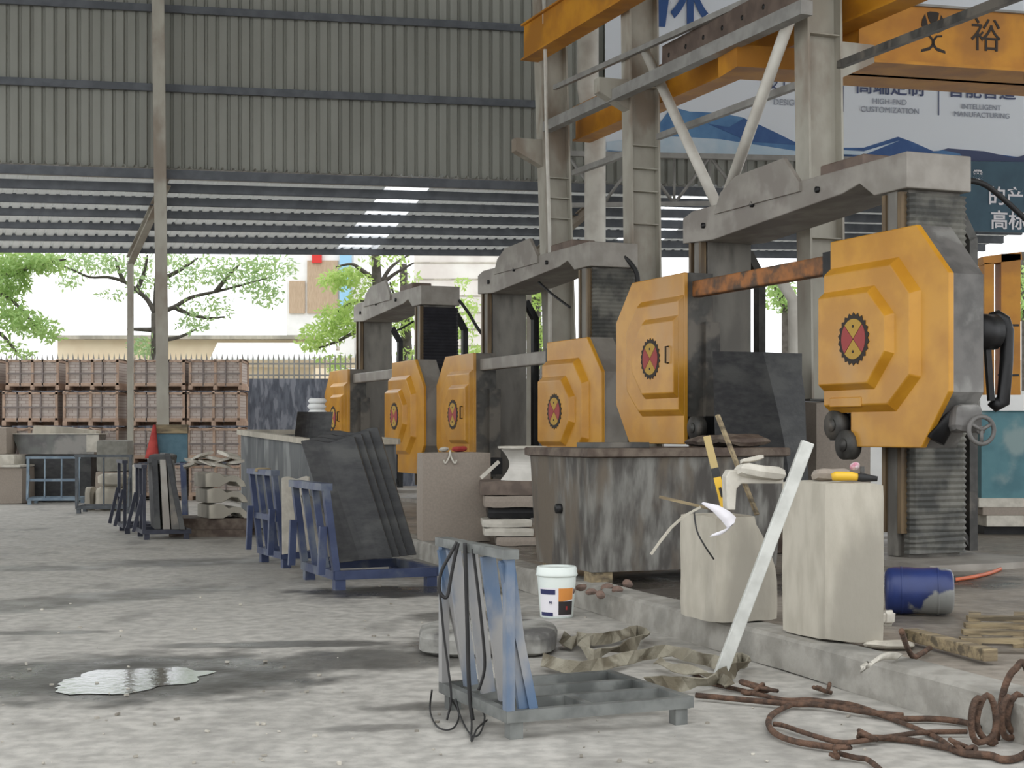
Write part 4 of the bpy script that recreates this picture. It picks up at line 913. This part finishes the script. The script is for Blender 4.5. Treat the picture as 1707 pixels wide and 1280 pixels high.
b = MB(); cen = [(1170, 838), (1190, 847), (1206, 860), (1216, 871), (1214, 880), (1204, 887), (1184, 893)]; wid = [3, 12, 18, 20, 18, 14, 6]; vs = []
for i, ((x, y), w) in enumerate(zip(cen, wid)):
    Y = 9.93-.012*i
    vs += [P(x-w*.25, y+w*.35, Y), P(x+w*.55, y-w*.45, Y+.01)]
b.add(vs, [(2*i, 2*i+2, 2*i+3, 2*i+1) for i in range(len(cen)-1)], True); ob = b.build('paper_strip', LWHT); sm = ob.modifiers.new('thickness', 'SOLIDIFY'); sm.thickness = .004
tag(ob, 'curled white paper strip draped over the lower stone block', 'paper')

# blue barrel, hose, timbers on the plinth
c = P(1532, 988, 10.75); c.z = .19+.172; ax = V((.98, -.2, 0)).normalized(); o = thing('plastic_barrel', 'blue plastic barrel lying on its side right of the tall block', 'barrel', V((c.x, c.y, .19)))
mm = frame(c-ax*.235, (0, 0, 1), None, ax)
mm = Matrix.Identity(4); y_ = ZZ.cross(ax).normalized(); x_ = y_.cross(ax).normalized()
for i in range(3): mm[i][0], mm[i][1], mm[i][2], mm[i][3] = x_[i], y_[i], ax[i], (c-ax*.235)[i]
MB().lathe([(.02, .01), (.13, .0), (.158, .02), (.168, .06), (.17, .15), (.166, .2), (.166, .27), (.17, .32), (.168, .41), (.155, .455), (.125, .47), (.02, .462)], mm, 28).build('body', BARREL, o)
for r_, z in ((.171, .11), (.171, .36)): MB().lathe([(r_-.01, z-.012), (r_+.001, z-.006), (r_+.001, z+.006), (r_-.01, z+.012)], mm, 28).build('hoop', BARREL, o)
MB().cyl(mm @ V((-.08, .05, .462)), mm @ V((-.08, .05, .49)), .025, 10).build('bung', CABLE, o)
tag(MB().tube(spline([G(1580, 968, .21), G(1620, 962, .21), G(1650, 955, .21), G(1668, 948, .21)]), .018, 8).build('hose', HOSE), 'short orange hose on the plinth behind the blue barrel', 'hose')
tag(MB().beam(G(1518, 1057, .25), G(1652, 1092, .25), .09, .07).build('timber', TIMB, bevel=.006), 'squared timber lying diagonally on the plinth below the blue barrel', 'timber')
o = thing('pallet', 'broken timber pallet lying at the right edge of the plinth', 'pallet', G(1690, 1060, .19))
for k, y in enumerate((1030, 1042, 1053, 1066)):
    a = G(1612-4*k, y, .27); MB().beam(a, a+V((1.0, -.12, 0)), .08, .03).build('slat', TIMB, o)
for x in (1625, 1700):
    a, c = G(x, 1028, .22), G(x, 1072, .22); MB().beam(a, c, .08, .07).build('bearer', TIMB, o)
tag(MB().tube(spline([G(1503, 1052, .5), G(1512, 1078, .3), G(1522, 1094, .225), G(1535, 1090, .225), G(1550, 1080, .225)]), .016, 8).build('iron_hook', ROPE), 'bent rusty iron hook at the foot of the tall stone block', 'hook')
b = MB(); pts = spline([G(1442, 1112, .26), G(1460, 1098, .285), G(1478, 1092, .275), G(1496, 1094, .24)], 5); vs = []
for p in pts: vs += [p+V((-.035, -.04, -.01)), p+V((.03, .05, .012))]
b.add(vs, [(2*i, 2*i+2, 2*i+3, 2*i+1) for i in range(len(pts)-1)], True); ob = b.build('curved_offcut', SLABW); sm = ob.modifiers.new('thickness', 'SOLIDIFY'); sm.thickness = .02
tag(ob, 'curved pale offcut lying over the kerb edge in front of the tall block', 'offcut')
tag(MB().rock(Matrix.Translation(G(1478, 1030, .24)), (.1, .1, .11), (4, 4, 4), .02, 6, .03).build('white_bag', SLABW), 'small white bag tucked between tall block and blue barrel', 'bag')
tag(MB().rock(Matrix.Translation(G(1482, 1075, .215)) @ rz(-.2), (.3, .2, .05), (5, 4, 2), .02, 6, .02).build('stone_shard', STONE), 'flat pale shard at the right foot of the tall stone block', 'shard')

# ---------------------------------------------------------------- canvas slings and rusty ropes on the floor
def ribbon(pts, hw, name, label, tilt=.25, zc=.06):
    hw *= .8; sp = spline(pts, 3); b = MB(); vs = []
    for i, p in enumerate(sp):
        d = (sp[min(i+1, len(sp)-1)]-sp[max(i-1, 0)]); d.z = 0; d = d.normalized(); n_ = V((-d.y, d.x, 0)); a = tilt+.7*math.sin(i*1.1)
        w = ZZ*math.cos(a)*hw+n_*math.sin(a)*hw; c = V((p.x, p.y, max(p.z, hw*abs(math.cos(a))+.005)))
        vs += [c-w, c+w]
    b.add(vs, [(2*i, 2*i+2, 2*i+3, 2*i+1) for i in range(len(sp)-1)])
    ob = b.build(name, SLING); s = ob.modifiers.new('thickness', 'SOLIDIFY'); s.thickness = .008; return tag(ob, label, 'sling')
g = lambda l, z=.06: [G(x, y, z) for x, y in l]
ribbon(g([(905, 1100), (950, 1112), (1000, 1108), (1055, 1095), (1110, 1085), (1160, 1095), (1205, 1105), (1238, 1098), (1243, 1108), (1215, 1122), (1170, 1138), (1120, 1140), (1078, 1136)]), .055, 'lifting_sling', 'long tan canvas sling looping on the floor around the foot of the leaning bar')
ribbon(g([(938, 1062), (952, 1072), (966, 1062), (990, 1066), (1030, 1060), (1062, 1052), (1076, 1060), (1060, 1072), (1025, 1082), (990, 1094), (972, 1080), (985, 1068)]), .055, 'lifting_sling', 'crumpled tan canvas sling heaped below the kerb right of the bucket', .4)
ribbon(g([(1095, 1100), (1125, 1112), (1160, 1118), (1200, 1130), (1215, 1140)]), .04, 'lifting_sling', 'short fold of tan canvas sling lying nearest the rusty ropes', .9)
S3 = lambda l: [(1140+x/3.01, 1000+y/3.01) for x, y in l]
rp = [([(0, 330), (120, 410), (300, 455), (500, 500), (650, 500), (850, 540), (1050, 600), (1250, 680), (1340, 740)], 'upper rusty rope running from the canvas sling towards the coils'),
      ([(1480, 640), (1400, 612), (1250, 596), (1050, 590), (850, 528), (700, 512), (560, 520), (450, 570), (425, 620), (460, 670), (560, 710), (750, 740)], 'rusty rope bent in one wide loop on the floor, lower right'),
      ([(1420, 660), (1200, 665), (1000, 690), (800, 715), (650, 680), (500, 630), (450, 622)], 'rusty rope lying inside the wide loop'),
      ([(900, 690), (1100, 700), (1340, 745), (1420, 760)], 'short rusty rope from the knot to the coils'),
      ([(780, 770), (860, 790), (920, 800), (985, 850)], 'frayed rusty rope end nearest the lower edge'),
      ([(60, 478), (300, 500), (520, 520), (700, 528), (900, 560), (1100, 580)], 'straight rusty rope beside the slab cart')]
for k, (l, lab) in enumerate(rp):
    r = .013+.003*(k % 2); tag(MB().tube(spline([G(x, y, r+.004+.006*(k % 3)) for x, y in S3(l)]), r, 8).build('wire_rope', ROPE), lab, 'rope')
def coil(cx, cy, rx, ry, Y, turns, r, label, yaw):
    pts = []; n = int(turns*18); c = P(*S3([(cx, cy)])[0], Y); k = Y/F_PX/3.01
    for i in range(n):
        a = 2*math.pi*i/18+1.5; pts.append(c+V((rx*k*math.cos(a)*math.cos(yaw)+.06*i/n, rx*k*math.cos(a)*math.sin(yaw)+.05*i/n, ry*k*math.sin(a)+.015*math.sin(i*.8))))
    mn = min(p.z for p in pts); pts = [p-V((0, 0, mn-r)) for p in pts]
    tag(MB().tube(pts, r, 8).build('wire_rope', ROPE), label, 'rope')
coil(1490, 640, 65, 115, 7.1, 1.7, .016, 'left upright coil of rusty rope at the lower right', .3)
coil(1640, 610, 75, 105, 7.25, 1.6, .016, 'right upright coil of rusty rope at the lower right', .5)
tag(MB().tube(spline([P(*S3([q_])[0], 7.3) for q_ in ((1560, 760), (1580, 600), (1600, 480), (1625, 400), (1660, 350), (1720, 338))]+[G(1740, 1240, .02)]), .018, 8).build('wire_rope', ROPE), 'rusty rope arching up out of the coils to the right edge', 'rope')
tag(MB().tube(spline([G(x, y, .02) for x, y in S3([(1340, 745), (1420, 770), (1540, 780), (1600, 800), (1680, 790), (1760, 740)])]), .018, 8).build('wire_rope', ROPE), 'rusty rope running along the floor under the coils', 'rope')
random.seed(11)
for k, (cx, cy, l) in enumerate(((400, 450, 'tangled rusty knot beside the end of the canvas sling'), (690, 455, 'small rusty rope end sticking up behind the wide loop'), (925, 690, 'small dark knot on the rope inside the wide loop'), (790, 772, 'frayed knot on the rope end nearest the lower edge'), (1400, 755, 'knot binding the ropes at the foot of the coils'))):
    c = G(*S3([(cx, cy)])[0], .03); pts = [c+V((random.uniform(-.06, .06), random.uniform(-.06, .06), random.uniform(-.015, .04))) for _ in range(12 if k == 0 else 7)]
    if k == 0: pts = [V((c.x+(p.x-c.x)*2, p.y, p.z)) for p in pts]
    tag(MB().tube(spline(pts, 5), .012, 6).build('rope_knot', ROPE), l, 'knot')

# puddle and loose debris
p0 = G(212, 1134); b = MB(); ringp = []
for i in range(40):
    a = 2*math.pi*i/40; w = V((math.cos(a), math.sin(a), 0)); r = 1+.35*noise.noise(w*1.8+V((3, 1, 0)))+.12*noise.noise(w*6)
    ringp.append(V((p0.x+.43*r*w.x+.12*w.y, p0.y+.44*r*w.y, .004)))
b.add([V((p0.x, p0.y, .004))]+ringp, [(0, i+1, (i+1) % 40+1) for i in range(40)])
PUD = M('puddle_water', (40, 40, 38), (30, 30, 30), 3, .06, 0, .06, bsc=14); PUD.node_tree.nodes['Principled BSDF'].inputs['IOR'].default_value = 1.6
tag(b.build('puddle', PUD), 'shallow bright puddle on the concrete floor, lower left', 'puddle')
b = MB(); random.seed(5)
for k in range(150):
    x, y = random.uniform(0, 1500), random.uniform(960, 1278); p = G(x, y, 0)
    if p.x > 3.2-.3368*(p.y-4.5): continue
    s = random.uniform(.006, .02); b.rock(Matrix.Translation(p+V((0, 0, s*.4))) @ rz(k), (s*1.6, s, s*.8), (2, 2, 1), .004, 30, .002, seed=k)
tag(b.build('stone_chips', M('chips', (120, 114, 104), (196, 190, 178), 1, .9)), 'small stone chips scattered over the concrete floor', 'chips', kind='stuff')

# ---------------------------------------------------------------- right background: teal tank, yellow frame
o = thing('water_tank', 'teal steel tank with a white ledge at the right edge', 'tank', V((P(1760, 0, 19).x, 19.4, 0)))
a, c = P(1636, 682, 19), P(1900, 830, 19); MB().box(((a.x+c.x)/2, 19.6, (a.z+c.z)/2), (c.x-a.x, 1.2, a.z-c.z)).build('body', TEAL, o); MB().box(((a.x+c.x)/2, 19.6, a.z+.08), (c.x-a.x+.06, 1.3, .2)).build('ledge', WHITEB, o)
zc_ = c.z
for k, (h_, mt, l) in enumerate(((.12, SLABW, 'white stone slab directly under the teal tank'), (.1, STONE2, 'grey stone slab under the white one below the teal tank'), (.14, SLABW, 'lower white slab in the stack under the teal tank'))):
    tag(MB().box(((a.x+c.x)/2+.05*k, 19.6, zc_-h_/2), (c.x-a.x+.1, 1.3, h_)).build('stone_slab', mt, bevel=.01), l, 'slab'); zc_ -= h_
tag(MB().box(((a.x+c.x)/2, 19.7, (zc_+.19)/2), (c.x-a.x-.2, 1.0, zc_-.19)).build('dark_base', BLK), 'dark base under the slabs that carry the teal tank', 'base')
o = thing('yellow_frame', 'yellow steel frame standing at the right behind the teal tank', 'frame', V((P(1680, 0, 23).x, 23, .19)))
for x0, x1, y0 in ((1664, 1696, 425), (1636, 1652, 440)):
    a, c = P(x0, y0, 23), P(x1, 0, 23); MB().box(((a.x+c.x)/2, 23, (a.z+.19)/2), (c.x-a.x, .3, a.z-.19)).build('post', YELC, o)
MB().beam(P(1634, 436, 23), P(1698, 428, 23), .3, .12).build('top_rail', YELC, o); MB().box(P(1681, 625, 22.84), (.32, .02, .03)).build('band', BLK, o); MB().box(P(1681, 542, 22.84), (.32, .02, .03)).build('band', BLK, o)

# ---------------------------------------------------------------- beyond the boundary wall: buildings and trees
def bldg(name, label, x0, x1, y0, Y, dp, mat, zmin=0):
    a, c = P(x0, y0, Y), P(x1, y0, Y); o = thing(name, label, 'building', V(((a.x+c.x)/2, Y, 0)))
    MB().box(((a.x+c.x)/2, Y+dp/2, a.z/2), (c.x-a.x, dp, a.z)).build('wall', mat, o); return o, a, c
o, a, c = bldg('low_building', 'low cream flat-roofed building beyond the fence behind the crates', 96, 520, 566, 46, 6, CREAM)
MB().box(((a.x+c.x)/2, 48.9, a.z+.06), (c.x-a.x+.3, 6.4, .12)).build('roof_slab', STONE, o)
MB().box((P(360, 0, 45).x, 46.2, P(0, 604, 45.8).z), (9, .6, .3)).build('lintel', CREAM, o)
b = MB(); p, q = P(362, 574, 45.5), P(560, 574, 45.5); b.prism([p, q, P(560, 600, 43.5), P(350, 600, 43.5)], (0, .02, .05)); b.build('awning', WHITEB, o)
o, a, c = bldg('tall_building', 'tall washed-out building with brown shutters and a red panel beyond the trees', 478, 590, 300, 58, 8, WHITEB)
SHUT = M('brown_shutter', (186, 164, 140), (172, 150, 126), 5, .8, st=(12, 1, 1))
for x0, x1, y0, y1 in ((512, 563, 434, 522), (482, 508, 468, 522)):
    p, q = P(x0, y0, 57.9), P(x1, y1, 57.9); MB().box(((p.x+q.x)/2, 57.95, (p.z+q.z)/2), (q.x-p.x, .1, p.z-q.z)).build('shutter', SHUT, o)
p, q = P(520, 418, 57.8), P(536, 438, 57.8); MB().box(((p.x+q.x)/2, 57.85, (p.z+q.z)/2), (q.x-p.x, .1, p.z-q.z)).build('red_panel', M('red_panel', (206, 52, 48)), o)
p, q = P(566, 420, 57.8), P(586, 512, 57.8); MB().box(((p.x+q.x)/2, 57.85, (p.z+q.z)/2), (q.x-p.x, .1, p.z-q.z)).build('blue_panel', M('pale_blue', (150, 196, 226)), o)
o, a, c = bldg('brick_building', 'white block-walled building beyond the trees between portal frames', 690, 830, 380, 56, 6, M('white_blocks', (230, 226, 220), (214, 206, 200), 1, .9))
for k in range(14):
    z = 1+k*.62; MB().box(((a.x+c.x)/2, 55.99, z), (c.x-a.x, .03, .05)).build('joint', STONE, o)
bldg('far_building', 'long white building far behind the right-hand columns', 900, 1900, 600, 60, 6, WHITEB)

LEAF1 = M('leaf_green', (150, 182, 116), (124, 160, 92), 3, .6); LEAF2 = M('leaf_yellow_green', (184, 206, 112), (156, 186, 92), 3, .6); LEAF3 = M('leaf_grey_green', (150, 178, 146), (128, 156, 124), 3, .6)
for m in (LEAF1, LEAF2, LEAF3):
    b_ = m.node_tree.nodes['Principled BSDF']; nt = m.node_tree; tb = nt.nodes.new('ShaderNodeBsdfTranslucent'); tb.inputs[0].default_value = lin((206, 228, 150))+(1,); mx = nt.nodes.new('ShaderNodeMixShader'); mx.inputs[0].default_value = .4
    nt.links.new(b_.outputs[0], mx.inputs[1]); nt.links.new(tb.outputs[0], mx.inputs[2]); nt.links.new(mx.outputs[0], nt.nodes['Material Output'].inputs[0])
def tree(label, Y, branches, clusters, mat, size=.16, dy=.9):
    ps = branches[0]; base = P(*ps[0][:2], Y); base.z = 0; o = thing('tree', label, 'tree', base)
    tk = MB(); first = [P(x, y, Y) for x, y in ps]; tk.tube([V((first[0].x, Y, 0))]+first, [.2]+[.17-.1*i/len(first) for i in range(len(first))], 8); tk.build('trunk', BARK, o)
    bb = MB()
    for k, l in enumerate(branches[1:]):
        n = len(l); off = random.uniform(-.5, .5)
        bb.tube(spline([P(x, y, Y+off*i/n) for i, (x, y) in enumerate(l)], 4), [.075*(1-.75*i/(4*(n-1)+1)) for i in range(4*(n-1)+1)], 6)
    if branches[1:]: bb.build('branches', BARK, o)
    f = MB()
    for (cx, cy, rx, ry, n) in clusters:
        k = Y/F_PX
        for _ in range(int(n*2.4)):
            while True:
                u = V((random.uniform(-1, 1), random.uniform(-1, 1), random.uniform(-1, 1)))
                if u.length < 1: break
            c = P(cx, cy, Y)+V((u.x*rx*k, u.y*dy, u.z*ry*k)); s = size*random.uniform(.5, 1.0)
            d = V((random.gauss(0, 1), random.gauss(0, 1), random.gauss(-.5, .8))).normalized(); w = d.cross(V((random.gauss(0, 1), random.gauss(0, 1), random.gauss(0, 1)))).normalized()
            f.add([c, c+d*s*.5+w*s*.17, c+d*s, c+d*s*.5-w*s*.17], [(0, 1, 2, 3)])
    f.build('foliage', mat, o); return o
random.seed(21)
tree('slender forked tree behind the slim left column, sparse grey-green leaves', 40, [[(262, 600), (260, 545), (258, 522)],
     [(258, 522), (246, 500), (228, 484), (208, 470), (180, 462), (150, 462), (122, 450), (95, 440)], [(258, 524), (260, 480), (262, 440), (262, 405)], [(262, 522), (290, 512), (318, 496), (360, 486), (400, 476), (450, 462)],
     [(206, 470), (198, 450), (192, 430)], [(228, 484), (240, 455), (246, 425)], [(290, 512), (320, 525), (350, 530), (375, 528)], [(262, 568), (298, 562), (328, 548)], [(360, 486), (380, 460), (400, 440)], [(258, 550), (225, 549), (212, 549)], [(262, 470), (300, 450), (330, 430)]],
     [(115, 435, 45, 18, 110), (165, 436, 40, 20, 100), (120, 466, 22, 12, 25), (215, 440, 40, 18, 90), (232, 470, 26, 22, 60), (190, 490, 22, 10, 22), (300, 460, 34, 30, 90), (345, 450, 30, 26, 80), (395, 450, 45, 24, 130), (450, 445, 50, 22, 150), (345, 510, 50, 20, 90), (325, 540, 34, 14, 60), (440, 490, 36, 22, 90), (420, 470, 50, 22, 80), (240, 576, 22, 18, 90), (110, 475, 14, 8, 15), (280, 430, 40, 14, 60)], LEAF3, .22)
tree('dense leafy tree hanging in at the left edge above the crates', 38, [[(-30, 600), (-28, 520), (-25, 470)], [(-25, 500), (0, 490), (30, 510), (60, 545)], [(-25, 470), (20, 455), (70, 440), (110, 432)], [(-28, 540), (5, 560), (30, 590)]],
     [(25, 438, 60, 22, 420), (15, 470, 34, 24, 260), (75, 436, 36, 16, 160), (12, 510, 26, 28, 160), (45, 530, 30, 18, 110), (76, 548, 22, 16, 80), (30, 545, 36, 14, 90), (15, 580, 24, 14, 40), (42, 592, 9, 9, 20), (85, 560, 10, 10, 20)], LEAF1, .24)
tree('tree with a thick trunk rising behind the farthest portal frame, bright green leaves', 41, [[(632, 600), (630, 500), (626, 420), (624, 400)], [(632, 478), (648, 450), (665, 435), (690, 420)], [(630, 470), (600, 448), (585, 440), (560, 445)], [(632, 540), (590, 555), (560, 570), (530, 580)], [(640, 470), (660, 455), (690, 438)], [(632, 510), (600, 500), (560, 520)]],
     [(555, 468, 24, 16, 120), (578, 458, 28, 16, 120), (600, 470, 24, 22, 70), (560, 525, 34, 18, 150), (540, 555, 40, 18, 170), (580, 540, 30, 20, 140), (520, 572, 24, 12, 70), (610, 545, 20, 24, 70), (590, 505, 24, 14, 60), (640, 430, 44, 10, 40), (555, 600, 30, 12, 40), (560, 615, 14, 12, 40)], LEAF2, .24)
tree('light green tree showing between the farthest and middle portal frames', 42, [[(680, 620), (676, 540), (672, 440)], [(676, 550), (700, 530), (730, 500), (760, 480)], [(676, 520), (660, 500), (650, 470)]],
     [(668, 540, 26, 24, 90), (690, 520, 26, 26, 90), (680, 480, 30, 30, 90), (768, 545, 26, 24, 110), (785, 590, 24, 20, 80), (780, 510, 20, 18, 40), (770, 470, 16, 10, 20), (680, 590, 20, 14, 50)], LEAF2, .24)
tree('leafy tree seen through the gap of the middle portal frame', 43, [[(895, 640), (895, 540), (893, 450)], [(895, 540), (880, 500), (875, 470)]],
     [(882, 500, 24, 26, 150), (905, 480, 22, 22, 130), (890, 545, 24, 26, 150), (906, 570, 18, 26, 110), (885, 600, 22, 20, 90)], LEAF2, .24)
tree('pale green tree behind the nearest portal frame, left of the nearest column', 46, [[(1312, 640), (1310, 540), (1308, 450)], [(1310, 520), (1296, 490), (1288, 470)]],
     [(1302, 490, 26, 30, 160), (1318, 505, 22, 20, 110), (1290, 470, 16, 18, 60)], LEAF1, .26)
tree('tree with pale green leaves at the right edge behind the yellow frame', 46, [[(1712, 640), (1710, 540), (1706, 420)], [(1710, 520), (1700, 480), (1690, 460)]],
     [(1700, 470, 20, 36, 150), (1694, 505, 14, 18, 60), (1715, 520, 20, 20, 60)], LEAF1, .26)
